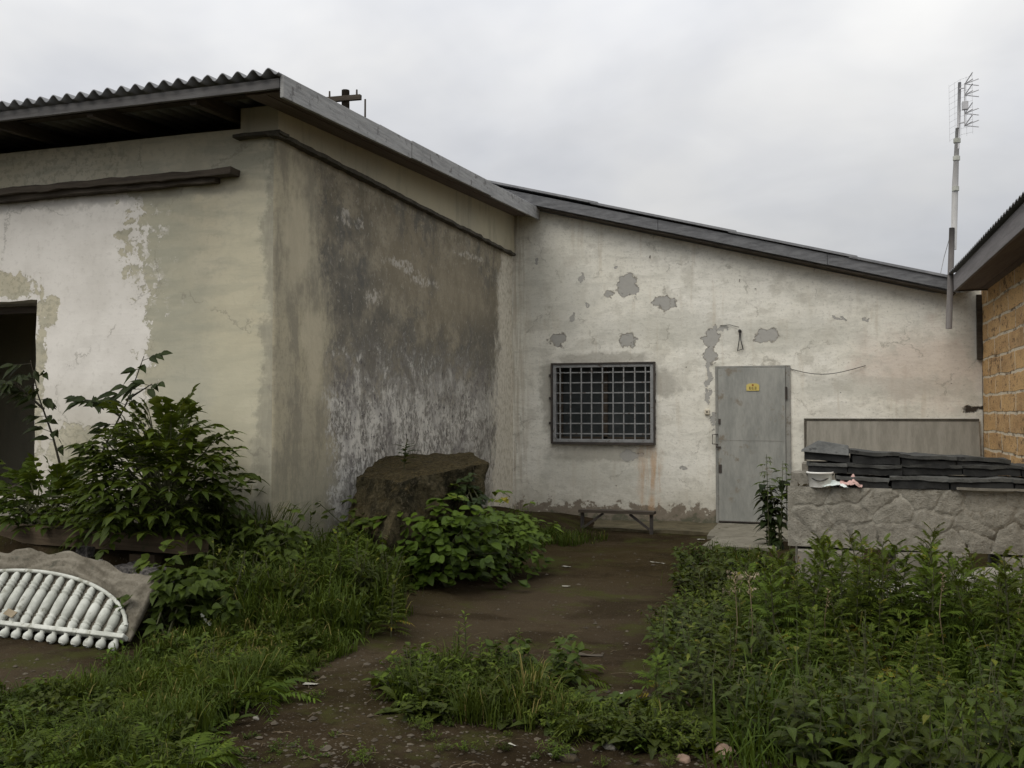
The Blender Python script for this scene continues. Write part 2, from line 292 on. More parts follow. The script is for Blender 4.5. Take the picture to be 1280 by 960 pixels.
def leaf_mat(name, dark, light, tip, rough=.5):
    m, t = newmat(name)
    at1 = nd(t, 'ShaderNodeAttribute', attribute_name='tint').outputs['Fac']
    oi = nd(t, 'ShaderNodeObjectInfo').outputs['Random']
    n1 = noi(t, nd(t, 'ShaderNodeTexCoord').outputs['Object'], 5, 4, .6)
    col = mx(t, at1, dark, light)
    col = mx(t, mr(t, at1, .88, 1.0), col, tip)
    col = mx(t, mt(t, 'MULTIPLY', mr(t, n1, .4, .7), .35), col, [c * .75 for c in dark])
    hs = nd(t, 'ShaderNodeHueSaturation', {'Hue': mr(t, oi, 0, 1, .485, .51, False), 'Saturation': 1.04, 'Value': mr(t, oi, 0, 1, .8, 1.2, False), 'Color': col}).outputs[0]
    rb_ = nd(t, 'ShaderNodeAttribute', attribute_name='rib').outputs['Fac']; al = nd(t, 'ShaderNodeAttribute', attribute_name='along').outputs['Fac']
    vein = mt(t, 'SINE', mt(t, 'MULTIPLY', mt(t, 'ADD', al, mt(t, 'MULTIPLY', rb_, .22)), 52.0))
    lite = mt(t, 'ADD', mt(t, 'MULTIPLY', mr(t, rb_, .82, 1.0), .5), mt(t, 'MULTIPLY', mr(t, vein, .6, 1.0), .22))
    hs = mx(t, mt(t, 'MULTIPLY', lite, mr(t, rb_, .0, .02)), hs, vm(t, 'ADD', vm(t, 'MULTIPLY', hs, (1.35, 1.35, 1.35)), (.012, .014, .004)))
    b = nd(t, 'ShaderNodeBsdfPrincipled', {'Base Color': hs, 'Roughness': rough, 'Specular IOR Level': .13})
    bn = nd(t, 'ShaderNodeBump', {'Height': mt(t, 'SUBTRACT', mt(t, 'MULTIPLY', vein, .3), rb_), 'Strength': .35, 'Distance': .004}); t.links.new(bn.outputs[0], b.inputs['Normal'])
    tr = nd(t, 'ShaderNodeBsdfTranslucent', {'Color': mx(t, .5, hs, (.14, .17, .012))})
    sh = nd(t, 'ShaderNodeMixShader', {0: .22, 1: b.outputs[0], 2: tr.outputs[0]})
    nd(t, 'ShaderNodeOutputMaterial', {0: sh.outputs[0]})
    return m

MAT = {}
MAT['gable'] = gable_wall_mat(); MAT['front'] = front_wall_mat(); MAT['side'] = side_wall_mat(); MAT['band'] = band_mat()
MAT['brick'] = brick_mat(); MAT['ground'] = ground_mat()
MAT['slate'] = generic('grey_fibre_cement_sheet', (.16, .165, .175), (.25, .255, .265), 5, .9, .3, .006)
MAT['fascia'] = generic('weathered_grey_board', (.095, .097, .102), (.18, .183, .19), 6, .9, .5, .008, stretch=(1, 1, 5))
MAT['fasciaw'] = generic('bleached_grey_board', (.24, .24, .235), (.37, .37, .36), 5, .9, .5, .008, stretch=(1, .5, 7), spots=(.15, .145, .14))
MAT['eaveb'] = generic('dim_eave_board', (.085, .082, .08), (.15, .147, .145), 6, .9, .5, .008, stretch=(.4, 1, 6))
MAT['oldwood'] = generic('dark_old_wood', (.045, .036, .028), (.085, .07, .053), 7, .9, .5, .008, stretch=(.4, .4, 6))
MAT['timber'] = generic('brown_rotting_timber', (.060, .043, .026), (.105, .078, .048), 4, .92, .6, .012, stretch=(.25, 1, 6), spots=(.055, .052, .026))
MAT['ledge'] = generic('dirty_mortar_edge', (.05, .045, .036), (.10, .09, .07), 9, .95, .7, .012)
MAT['redwood'] = generic('brownish_soffit_board', (.11, .085, .072), (.155, .125, .108), 5, .9, .4, .006, stretch=(6, .4, 1))
MAT['fasciab'] = generic('purple_grey_fascia_board', (.155, .145, .145), (.225, .213, .213), 5, .9, .4, .006, stretch=(1, .4, 6))
MAT['steel'] = generic('grey_painted_steel', (.225, .235, .222), (.285, .292, .275), 3, .6, .15, .004, spots=(.20, .20, .178))
MAT['doorsteel'] = generic('stained_grey_door_paint', (.225, .232, .215), (.34, .342, .315), 2.2, .55, .6, .012, stretch=(2.0, 1, .6), spots=(.215, .19, .15))
MAT['steeledge'] = generic('grey_steel_frame', (.20, .205, .19), (.29, .285, .26), 6, .6, .2, .004, spots=(.15, .125, .095))
MAT['grille'] = generic('dull_grille_paint', (.20, .205, .205), (.29, .295, .295), 9, .6, .2, .003, spots=(.12, .10, .085))
MAT['darkiron'] = generic('dark_rusty_iron', (.035, .032, .03), (.075, .062, .052), 10, .7, .4, .004)
MAT['glass'] = generic('dusty_dark_glass', (.022, .028, .029), (.055, .062, .062), 2.5, .35, .05, .002, spec=.4)
MAT['concrete'] = generic('bare_grey_concrete', (.16, .148, .122), (.26, .245, .208), 5, .93, .6, .014, spots=(.12, .112, .088))
MAT['panelc'] = generic('brown_grey_cast_concrete', (.085, .074, .054), (.19, .172, .135), 7, .95, .8, .014, spots=(.085, .08, .06))
MAT['palec'] = generic('pale_concrete', (.22, .21, .18), (.35, .335, .30), 6, .93, .6, .012, spots=(.13, .125, .10))
MAT['boardc'] = generic('streaked_grey_cement_board', (.205, .195, .165), (.29, .275, .238), 3, .9, .3, .006, stretch=(5, 5, .5))
MAT['whitep'] = generic('chalky_white_paint', (.36, .37, .325), (.55, .56, .51), 6, .88, .4, .006, spots=(.25, .25, .205))
MAT['mossblock'] = generic('stained_old_concrete', (.011, .009, .006), (.066, .051, .028), 3.4, .95, 1.0, .03, stretch=(2.2, 1.8, .55), spots=(.018, .020, .009))
def block_mat():
    m, t = newmat('mossy_old_concrete'); P = pos(t); nz = sep(t, nd(t, 'ShaderNodeNewGeometry').outputs['Normal'])[2]
    n1 = noi(t, vm(t, 'MULTIPLY', P, (1.6, 1.6, 1.0)), 2.6, 8, .7); n2 = noi(t, P, 9, 8, .72); n3 = noi(t, P, 40, 6, .75)
    col = mx(t, mr(t, n1, .40, .60), (.020, .018, .010), (.088, .074, .041))
    col = mx(t, mt(t, 'MULTIPLY', mr(t, n2, .5, .6), .6), col, (.022, .020, .011))
    col = mx(t, mt(t, 'MULTIPLY', mr(t, n3, .54, .62), .5), col, (.15, .125, .085))
    moss_ = mr(t, mt(t, 'ADD', nz, mt(t, 'MULTIPLY', mt(t, 'SUBTRACT', n2, .5), 3.2)), .35, .9)
    col = mx(t, moss_, col, mx(t, mr(t, n3, .4, .6), (.024, .019, .008), (.070, .054, .025)))
    finish(t, col, .97, mt(t, 'ADD', mt(t, 'MULTIPLY', n2, 1.0), mt(t, 'MULTIPLY', n3, .5)), 1.0, .05, spec=.1); return m
MAT['mossblock2'] = block_mat()
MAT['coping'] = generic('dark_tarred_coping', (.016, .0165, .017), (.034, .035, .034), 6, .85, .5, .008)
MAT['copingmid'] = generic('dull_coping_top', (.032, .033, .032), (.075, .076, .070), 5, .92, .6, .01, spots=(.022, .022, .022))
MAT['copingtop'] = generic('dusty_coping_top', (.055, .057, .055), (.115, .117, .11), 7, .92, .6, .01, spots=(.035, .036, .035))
MAT['stoneface'] = generic('cast_stone_concrete', (.20, .188, .155), (.325, .308, .262), 11, .95, 1.0, .02, spots=(.175, .16, .128))
MAT['plinth'] = generic('mossy_concrete_apron', (.055, .047, .026), (.12, .102, .062), 4, .95, .7, .015, spots=(.04, .044, .018))
MAT['step'] = generic('worn_step_concrete', (.14, .13, .10), (.22, .205, .165), 4, .93, .6, .012, spots=(.08, .08, .05))
MAT['plastic'] = generic('white_bucket_plastic', (.74, .73, .69), (.80, .79, .75), 6, .5, .05, .002)
MAT['blackwire'] = generic('black_wire', (.02, .02, .02), (.035, .033, .03), 9, .7, .1, .002)
MAT['yellow'] = generic('yellow_enamel', (.52, .41, .10), (.60, .49, .16), 9, .6, .1, .002)
MAT['ink'] = generic('brown_ink', (.06, .045, .03), (.09, .06, .035), 9, .8, 0, .001)
MAT['redink'] = generic('rust_red_ink', (.24, .09, .03), (.30, .12, .04), 9, .8, 0, .001)
MAT['beigep'] = generic('aged_beige_plastic', (.50, .46, .36), (.58, .53, .42), 9, .6, .1, .002)
MAT['pinkcloth'] = generic('pink_rag', (.50, .30, .27), (.62, .44, .40), 12, .95, .5, .006, spots=(.30, .18, .15))
MAT['bluecloth'] = generic('pale_blue_rag', (.52, .60, .58), (.66, .70, .68), 12, .95, .5, .006)
MAT['palepole'] = generic('bleached_pole_wood', (.36, .355, .345), (.46, .455, .445), 6, .8, .3, .005, stretch=(3, 3, .4))
MAT['darkpole'] = generic('grey_pole_wood', (.13, .12, .115), (.20, .185, .175), 6, .85, .4, .005, stretch=(3, 3, .4))
MAT['alu'] = generic('dull_aluminium', (.40, .40, .41), (.50, .50, .51), 12, .6, .1, .002)
MAT['stem'] = generic('green_brown_stem', (.045, .05, .022), (.075, .075, .035), 14, .75, .2, .003)
MAT['twig'] = generic('dark_twig', (.03, .027, .018), (.055, .048, .03), 14, .8, .3, .003)
MAT['gravel'] = generic('grey_brown_chips', (.032, .025, .016), (.095, .08, .057), 3.3, .9, .4, .006)
MAT['straw'] = generic('dull_straw', (.06, .045, .025), (.12, .092, .055), 6, .95, .2, .004)
MAT['straw2'] = generic('tan_dry_stem', (.13, .10, .055), (.22, .175, .105), 6, .95, .2, .004)
MAT['papers'] = generic('dirty_white_paper', (.22, .21, .17), (.40, .385, .33), 8, .9, .2, .004)
MAT['sandstone'] = generic('tan_stone', (.19, .155, .10), (.29, .24, .165), 6, .92, .5, .01)
MAT['reddish'] = generic('reddish_cobble', (.15, .10, .07), (.21, .145, .105), 6, .9, .4, .008)
MAT['asphaltchunk'] = generic('tarry_gravel_lump', (.028, .026, .028), (.19, .175, .16), 42, .9, 1.0, .02)
MAT['petal'] = generic('white_petal', (.66, .66, .56), (.72, .72, .62), 9, .8, 0, .001)
MAT['leafA'] = leaf_mat('elder_leaf', (.025, .043, .007), (.074, .110, .016), (.14, .175, .03))
MAT['leafB'] = leaf_mat('broad_weed_leaf', (.021, .031, .006), (.057, .078, .013), (.12, .13, .025))
MAT['leafC'] = leaf_mat('feathery_weed_leaf', (.033, .052, .008), (.094, .130, .018), (.20, .16, .026), .6)
MAT['leafD'] = leaf_mat('bramble_leaf', (.024, .048, .007), (.077, .126, .017), (.13, .175, .03))
MAT['leafE'] = leaf_mat('dark_sapling_leaf', (.014, .024, .007), (.032, .046, .014), (.045, .062, .02))
MAT['grass'] = leaf_mat('grass_blade', (.024, .038, .006), (.068, .094, .014), (.19, .16, .055), .65)

# ------------------------------------------------------------------ mesh helper
class MB:
    def __init__(s): s.v = []; s.f = []; s.c = []; s.rb = {}; s.mi = []; s.cur = 0; s.tint = 0.5
    def add(s, vs, fs):
        o = len(s.v); s.v.extend(V(v) for v in vs); s.c.extend([s.tint] * len(vs))
        for f in fs: s.f.append([i + o for i in f]); s.mi.append(s.cur)
        return o
    def box(s, a, b):
        x0, y0, z0 = a; x1, y1, z1 = b
        s.add([(x0, y0, z0), (x1, y0, z0), (x1, y1, z0), (x0, y1, z0), (x0, y0, z1), (x1, y0, z1), (x1, y1, z1), (x0, y1, z1)],
              [(0, 3, 2, 1), (4, 5, 6, 7), (0, 1, 5, 4), (1, 2, 6, 5), (2, 3, 7, 6), (3, 0, 4, 7)])
    def hexa(s, p):
        """8 corners: bottom ring then top ring"""
        s.add(p, [(0, 3, 2, 1), (4, 5, 6, 7), (0, 1, 5, 4), (1, 2, 6, 5), (2, 3, 7, 6), (3, 0, 4, 7)])
    def obox(s, o, u, v, w):
        o, u, v, w = V(o), V(u), V(v), V(w)
        s.hexa([o, o + u, o + u + v, o + v, o + w, o + u + w, o + u + v + w, o + v + w])
    def bar(s, a, b, wx, wz, up=(0, 0, 1)):
        a, b = V(a), V(b); d = (b - a).normalized(); sd = d.cross(V(up)).normalized(); u = sd.cross(d)
        s.obox(a - sd * wx / 2 - u * wz / 2, sd * wx, b - a, u * wz)
    def tube(s, pts, rs, n=6, cap=True):
        pts = [V(p) for p in pts]
        if not isinstance(rs, (list, tuple)): rs = [rs] * len(pts)
        o = len(s.v); vs = []; fs = []
        d0 = (pts[1] - pts[0]).normalized(); ref = V((0, 0, 1)) if abs(d0.z) < .9 else V((1, 0, 0))
        for i, p in enumerate(pts):
            d = (pts[min(i + 1, len(pts) - 1)] - pts[max(i - 1, 0)]).normalized()
            a = d.cross(ref).normalized(); b = a.cross(d)
            for k in range(n):
                th = 2 * PI * k / n; vs.append(p + (a * math.cos(th) + b * math.sin(th)) * rs[i])
        for i in range(len(pts) - 1):
            for k in range(n):
                k2 = (k + 1) % n
                fs.append((i * n + k, i * n + k2, (i + 1) * n + k2, (i + 1) * n + k))
        if cap: fs.append(tuple(range(n))); fs.append(tuple((len(pts) - 1) * n + k for k in reversed(range(n))))
        s.add(vs, fs)
    def lathe(s, o, ax, prof, n=10):
        """prof: (distance along ax, radius)"""
        o, ax = V(o), V(ax).normalized(); ref = V((0, 0, 1)) if abs(ax.z) < .9 else V((1, 0, 0))
        a = ax.cross(ref).normalized(); b = a.cross(ax); vs = []; fs = []
        for d, r in prof:
            for k in range(n):
                th = 2 * PI * k / n; vs.append(o + ax * d + (a * math.cos(th) + b * math.sin(th)) * r)
        for i in range(len(prof) - 1):
            for k in range(n):
                k2 = (k + 1) % n; fs.append((i * n + k, i * n + k2, (i + 1) * n + k2, (i + 1) * n + k))
        fs.append(tuple(range(n))); fs.append(tuple((len(prof) - 1) * n + k for k in reversed(range(n))))
        s.add(vs, fs)
    def leaf(s, p, d, n, L, W, droop=.3, fold=.25, kind='ovate', tint=.5):
        d = V(d).normalized(); n = V(n); sd = d.cross(n)
        if sd.length < 1e-3: sd = d.cross(V((.3, 1, .2)))
        sd.normalize(); n = sd.cross(d)
        prof = PROF[kind]; vs = []; fs = []
        tw = R.uniform(-.5, .5)
        for t, w in prof:
            c = p + d * (L * t) + V((0, 0, -1)) * (droop * L * t * t)
            ww = w * W * .5; s2 = sd * math.cos(tw * t) + n * math.sin(tw * t)
            vs += [c - s2 * ww + n * (fold * ww), c, c + s2 * ww + n * (fold * ww)]
        for i in range(len(prof) - 1):
            a = i * 3; fs += [(a, a + 1, a + 4, a + 3), (a + 1, a + 2, a + 5, a + 4)]
        s.tint = max(0, min(1, tint)); o = s.add(vs, fs)
        for i, (t, w) in enumerate(prof): s.rb[o + 3 * i] = (.03, t); s.rb[o + 3 * i + 1] = (1.0, t); s.rb[o + 3 * i + 2] = (.03, t)
    def build(s, name, mats, parent=None, smooth=False, bevel=0.0, origin=None):
        me = bpy.data.meshes.new(name)
        off = V((0, 0, 0))
        if parent is not None:
            q = parent
            while q is not None: off += q.location; q = q.parent
        elif origin is not None: off = V(origin)
        me.from_pydata([v - off for v in s.v], [], s.f)
        mats = mats if isinstance(mats, (list, tuple)) else [mats]
        for m in mats: me.materials.append(MAT[m] if isinstance(m, str) else m)
        if len(mats) > 1: me.polygons.foreach_set('material_index', s.mi)
        ca = me.attributes.new('tint', 'FLOAT', 'POINT'); ca.data.foreach_set('value', s.c)
        if s.rb:
            for nm, k in (('rib', 0), ('along', 1)):
                a2 = me.attributes.new(nm, 'FLOAT', 'POINT'); a2.data.foreach_set('value', [s.rb.get(i, (0, 0))[k] for i in range(len(s.v))])
        if smooth: me.polygons.foreach_set('use_smooth', [True] * len(s.f))
        me.update()
        o = bpy.data.objects.new(name, me); COL.objects.link(o)
        if parent is not None: o.parent = parent
        elif origin is not None: o.location = off
        if bevel:
            b = o.modifiers.new('bevel', 'BEVEL'); b.width = bevel; b.segments = 2; b.limit_method = 'ANGLE'
        return o
PROF = {
    'ovate': [(0, .06), (.12, .55), (.32, .98), (.58, .82), (.82, .36), (1, .02)],
    'broad': [(0, .25), (.08, .8), (.25, 1.0), (.36, .93), (.5, .86), (.68, .6), (.86, .25), (1, .02)],
    'round': [(0, .3), (.1, .8), (.35, 1.05), (.65, .95), (.88, .5), (1, .05)],
    'lance': [(0, .1), (.25, .9), (.55, .8), (1, .02)],
    'tooth': [(0, .1), (.13, .72), (.17, .6), (.3, 1.0), (.35, .82), (.5, .9), (.55, .68), (.68, .66), (.73, .46), (.86, .34), (1, .02)],
}
def tag(o, label=None, cat=None, group=None, kind=None):
    if label: o['label'] = label
    if cat: o['category'] = cat
    if group: o['group'] = group
    if kind: o['kind'] = kind
    return o
def thing(name, loc, label, cat, group=None):
    e = bpy.data.objects.new(name, None); e.empty_display_size = .2; COL.objects.link(e); e.location = loc
    return tag(e, label, cat, group)
def copy_tree(o, parent=None):
    c = o.copy(); COL.objects.link(c); c.parent = parent
    for ch in [q for q in bpy.data.objects if q.parent == o]: copy_tree(ch, c)
    return c
def place(o, loc, rz=0.0, sc=1.0, tilt=(0, 0)):
    o.location = loc; o.rotation_euler = (tilt[0], tilt[1], rz)
    o.scale = (sc, sc, sc) if not isinstance(sc, tuple) else sc
def fn(p, f=1.0): return mnoise.noise(V(p) * f)

def rough_box(mb, o, u, v, w, res, amp, f=3.0, seed=0.0):
    """box of edges u, v, w cut into a grid and roughened by noise (closed, shared edges)"""
    o, u, v, w = V(o), V(u), V(v), V(w)
    n = [max(1, int(round(e.length / res))) for e in (u, v, w)]
    idx = {}; vs = []; fs = []
    def pt(i, j, k):
        key = (i, j, k)
        if key not in idx:
            p = o + u * (i / n[0]) + v * (j / n[1]) + w * (k / n[2])
            q = p * f + V((seed, seed * 1.7, seed * .3))
            d = mnoise.noise_vector(q) * amp + mnoise.noise_vector(q * 3.1) * amp * .5
            idx[key] = len(vs); vs.append(p + d)
        return idx[key]
    for a, b, c in ((0, 1, 2), (1, 2, 0), (2, 0, 1)):
        for i in range(n[a]):
            for j in range(n[b]):
                for side in (0, n[c]):
                    q = []
                    for di, dj in ((0, 0), (1, 0), (1, 1), (0, 1)):
                        k = [0, 0, 0]; k[a] = i + di; k[b] = j + dj; k[c] = side; q.append(pt(*k))
                    fs.append(q if side else q[::-1])
    mb.add(vs, fs)

# ------------------------------------------------------------------ ground
def smooth01(a, b, x):
    t = max(0, min(1, (x - a) / (b - a))); return t * t * (3 - 2 * t)
def gh(x, y):
    """height of the ground near the camera"""
    h = .03 * fn((x * .7, y * .7, 0)) + .012 * fn((x * 3, y * 3, 4)) + .006 * fn((x * 9, y * 9, 8))
    # grown-over bank along the side wall
    h += .20 * smooth01(-2.5, -3.5, x) * smooth01(4.9, 5.9, y)
    # raised bed behind the timber
    h += .32 * smooth01(-3.9, -4.5, x) * smooth01(5.75, 6.0, y)
    h += .06 * smooth01(-1.0, .2, x) * smooth01(8.2, 6.0, y)
    h *= smooth01(14, 11.5, y) if y > 11.5 else 1
    return h - .03 * smooth01(9.5, 11, y)
def grid_axis(lo, hi, a, b, fine):
    out = []; x = a
    while x <= b + 1e-6: out.append(x); x += fine
    st = fine; l = a; pre = []
    while l > lo: st *= 1.6; l -= st; pre.append(max(l, lo))
    st = fine; h = out[-1]; post = []
    while h < hi: st *= 1.6; h += st; post.append(min(h, hi))
    return pre[::-1] + out + post
gx = grid_axis(-400, 400, -7.5, 3.0, .075); gy = grid_axis(-400, 600, 2.6, 13.0, .075)
g = MB(); nx = len(gx)
vs = []
for yy in gy:
    for xx in gx:
        near = smooth01(30, 12, abs(xx)) * smooth01(40, 20, abs(yy - 6))
        vs.append((xx, yy, gh(xx, yy) * near - .03 * (1 - near)))
fs = [(j * nx + i, j * nx + i + 1, (j + 1) * nx + i + 1, (j + 1) * nx + i) for j in range(len(gy) - 1) for i in range(nx - 1)]
g.add(vs, fs)
tag(g.build('ground', 'ground', smooth=True), 'dark damp earth yard with pebbles and moss', 'ground', kind='structure')

# ------------------------------------------------------------------ left building
XS, YF, YB = -4.077, 6.598, 12.73
ub = thing('plastered_outbuilding', (-6.5, 9.6, 0), 'left outbuilding with peeling plaster, a mouldy side wall and wavy grey roof', 'building')
def wall_shell():
    mb = MB()
    ss = []; x = -9.0
    xs = [-9 + .12 * i for i in range(int((9 - 6.42) / .12) + 1)] + [-6.42]
    xs += [-6.42 + (6.42 - 4.11) * i / 20 for i in range(1, 21)]
    path = [((x, YF), (0, -1), 0) for x in xs]
    for k in range(1, 4):
        a = k / 4 * PI / 2
        path.append(((-4.11 + .033 * math.sin(a), YF + .033 - .033 * math.cos(a)), (math.sin(a), -math.cos(a)), 1 if k > 1 else 0))
    for i in range(0, 52): path.append(((XS, YF + .033 + (YB - YF - .033) * i / 51), (1, 0), 1))
    zs = [-.3 + .1 * i for i in range(10)] + [.72] + [.72 + (2.417 - .72) * i / 16 for i in range(1, 17)] + [2.417 + (3.72 - 2.417) * i / 12 for i in range(1, 13)]
    zs = sorted(set(round(z, 4) for z in zs))
    n = len(path)
    out = []; inn = []
    for z in zs:
        for (p, nn, m) in path:
            d = .012 * fn((p[0] * 1.1, p[1] * 1.1, z * 1.1)) + .005 * fn((p[0] * 5, p[1] * 5, z * 5))
            q = V((p[0] + nn[0] * d, p[1] + nn[1] * d, z))
            if abs(p[0] + 6.42) < .02 and .7 < z < 2.43: q.x += .018 * fn((0, 3, z * 6)) + .01 * fn((5, 3, z * 17))
            if abs(z - 2.417) < .01 and p[0] < -6.4: q.z += .02 * fn((p[0] * 5, 3, 1))
            out.append(q)
            inn.append(V((min(p[0], XS - .34) if m else p[0], max(p[1], YF + .34), z)))
    N = len(out); fs = []; mi = []
    def hole(i, j):
        xm = (path[i][0][0] + path[i + 1][0][0]) / 2; zm = (zs[j] + zs[j + 1]) / 2
        return xm < -6.42 and xm > -7.75 and .72 < zm < 2.417 and path[i][2] == 0
    def mat(i): return path[i + 1][2] if path[i][2] == path[i + 1][2] else path[i + 1][2]
    for j in range(len(zs) - 1):
        for i in range(n - 1):
            if hole(i, j):
                continue
            a = j * n + i
            fs.append((a, a + 1, a + n + 1, a + n)); mi.append(mat(i))
            # reveals towards the opening
            if i + 1 < n - 1 and hole(i + 1, j): fs.append((a + 1, N + a + 1, N + a + n + 1, a + n + 1)); mi.append(0)
            if i > 0 and hole(i - 1, j): fs.append((a + n, N + a + n, N + a, a)); mi.append(0)
            if j + 1 < len(zs) - 1 and hole(i, j + 1): fs.append((a + n, a + n + 1, N + a + n + 1, N + a + n)); mi.append(0)
            if j > 0 and hole(i, j - 1): fs.append((a + 1, a, N + a, N + a + 1)); mi.append(0)
    j = len(zs) - 1
    for i in range(n - 1):
        a = j * n + i; fs.append((a, a + 1, N + a + 1, N + a)); mi.append(mat(i))
    mb.add(out + inn, fs); mb.mi = mi
    return mb
wall_shell().build('wall', ['front', 'side'], ub, smooth=False)
k = MB()   # closed rear and far sides, ceiling slab: keep the inside dark
k.box((-9.3, YF, -.3), (-9.0, YB, 3.72)); k.box((-9.3, YB - .22, -.3), (XS - .36, YB - .02, 3.72)); k.box((-9.0, YF + .36, 3.50), (XS - .36, YB - .3, 3.70))
k.box((-9.0, YF + 1.9, -.3), (XS - .4, YF + 2.05, 3.5))
k.build('inner_wall', 'band', ub)  # pale plaster tone lifts the dark inside, standing in for a hazy veil
def rz(y): return 3.875 + (y - 6.04) * .0572          # roof plane of the outbuilding
bd = MB()
b0 = len(bd.v)
rough_box(bd, (XS - .30, YF - .035, 3.652), (.34, 0, 0), (0, YB - YF, 0), (0, 0, .22), .12, .004, 4)
for i in range(len(bd.v)):                              # follow the roof's rise with the top edge
    v = bd.v[i]
    if v.z > 3.76: v.z = rz(v.y) - .035
bd.build('upper_band', 'band', ub)
pe = MB(); rough_box(pe, (-4.275, YF - .02, 3.722), (.19, 0, 0), (0, .5, 0), (0, 0, .155), .06, .004, 4, 2)
pe.build('corner_pier', 'band', ub)
lg = MB()
rough_box(lg, (XS - .02, YF - .10, 3.615), (.092, 0, 0), (0, YB - YF + .02, 0), (0, 0, .034), .06, .012, 7)
rough_box(lg, (-4.41, YF - .09, 3.628), (.42, 0, 0), (0, .14, 0), (0, 0, .026), .05, .008, 7, 3)
lg.build('drip_ledge', 'ledge', ub)
rl = MB()
rough_box(rl, (-9.2, YF - .13, 3.315), (4.80, 0, .012), (0, .12, 0), (0, 0, .055), .06, .013, 5, 5)
rough_box(rl, (-9.2, YF - .085, 3.262), (4.62, 0, .03), (0, .075, 0), (0, 0, .05), .06, .014, 5, 9)
rl.build('wooden_rail', 'oldwood', ub)
# roof
roof = MB()
X0, X1, PER = -9.3, -3.68, .128
nxs = int((X1 - X0) / PER * 10)
rows = [(5.98, 7.75), (7.65, 9.45), (9.35, 11.15), (11.05, 12.72)]
for r, (ya, yb) in enumerate(rows):
    vs = []; fs = []
    for lay in (0, 1):
        for y in (ya, yb):
            for i in range(nxs + 1):
                x = X0 + (X1 - X0) * i / nxs
                lift = .012 * (1 if y == ya else 0)
                sag = .008 * fn((x * .8, y, 0)) + (.010 * fn((math.floor((x - X0) / 1.0) * 3.3, r * 2.0, 5)))
                vs.append((x, y, rz(y) + .026 + lift + sag + .025 * math.sin(2 * PI * (x - X0) / PER) - .008 * lay))
    w = nxs + 1
    for i in range(nxs):
        fs += [(i, i + 1, w + i + 1, w + i), (2 * w + i + 1, 2 * w + i, 3 * w + i, 3 * w + i + 1), (i + 1, i, 2 * w + i, 2 * w + i + 1), (w + i, w + i + 1, 3 * w + i + 1, 3 * w + i)]
    fs += [(0, w, 3 * w, 2 * w), (w - 1, 3 * w - 1, 4 * w - 1, 2 * w - 1)]
    roof.add(vs, fs)
rf = roof.build('roof', 'slate', ub, smooth=True)
fa = MB()
fa.obox((-9.3, 6.03, rz(6.04) - .082), (5.60, 0, 0), (0, .03, 0), (0, 0, .075))
fa.build('eave_board', 'eaveb', ub, bevel=.004)
fs_ = MB()
yb_ = 6.02
for yn, dz, dx in ((8.3, 0, 0), (10.6, .006, .006), (12.66, -.004, .002)):
    fs_.obox((-3.69 + dx, yb_, rz(yb_) - .155 + dz), (.03, 0, 0), (0, yn - yb_ - .006, (yn - yb_) * .0572), (0, 0, .165)); yb_ = yn
fs_.build('verge_board', 'fasciaw', ub, bevel=.004)
so = MB()
for i in range(4):
    xx = -4.03 + .082 * i
    so.obox((xx, 6.10, rz(6.10) - .085 - .004 * (i % 2)), (.078, 0, 0), (0, 6.54, 6.54 * .0572), (0, 0, .02))
so.build('soffit_board', 'redwood', ub)
rt = MB()
for xx in (-4.5, -5.45, -6.4, -7.35, -8.3):
    rt.obox((xx, 6.08, rz(6.08) - .115), (.06, 0, 0), (0, 6.5, 6.5 * .0572), (0, 0, .10))
for yy in (6.3, 7.2): rt.obox((-9.2, yy, rz(yy) - .014), (5.1, 0, 0), (0, .1, .0057), (0, 0, .018))
rt.build('rafters', 'oldwood', ub)
# broken window: stub of old frame in the opening
wn = MB()
wn.box((-7.75, YF + .18, 2.33), (-6.44, YF + .24, 2.39)); wn.box((-6.50, YF + .18, .75), (-6.44, YF + .24, 2.325)); wn.box((-7.75, YF + .18, .74), (-6.51, YF + .24, .80))
wn.build('window_frame', 'oldwood', ub)

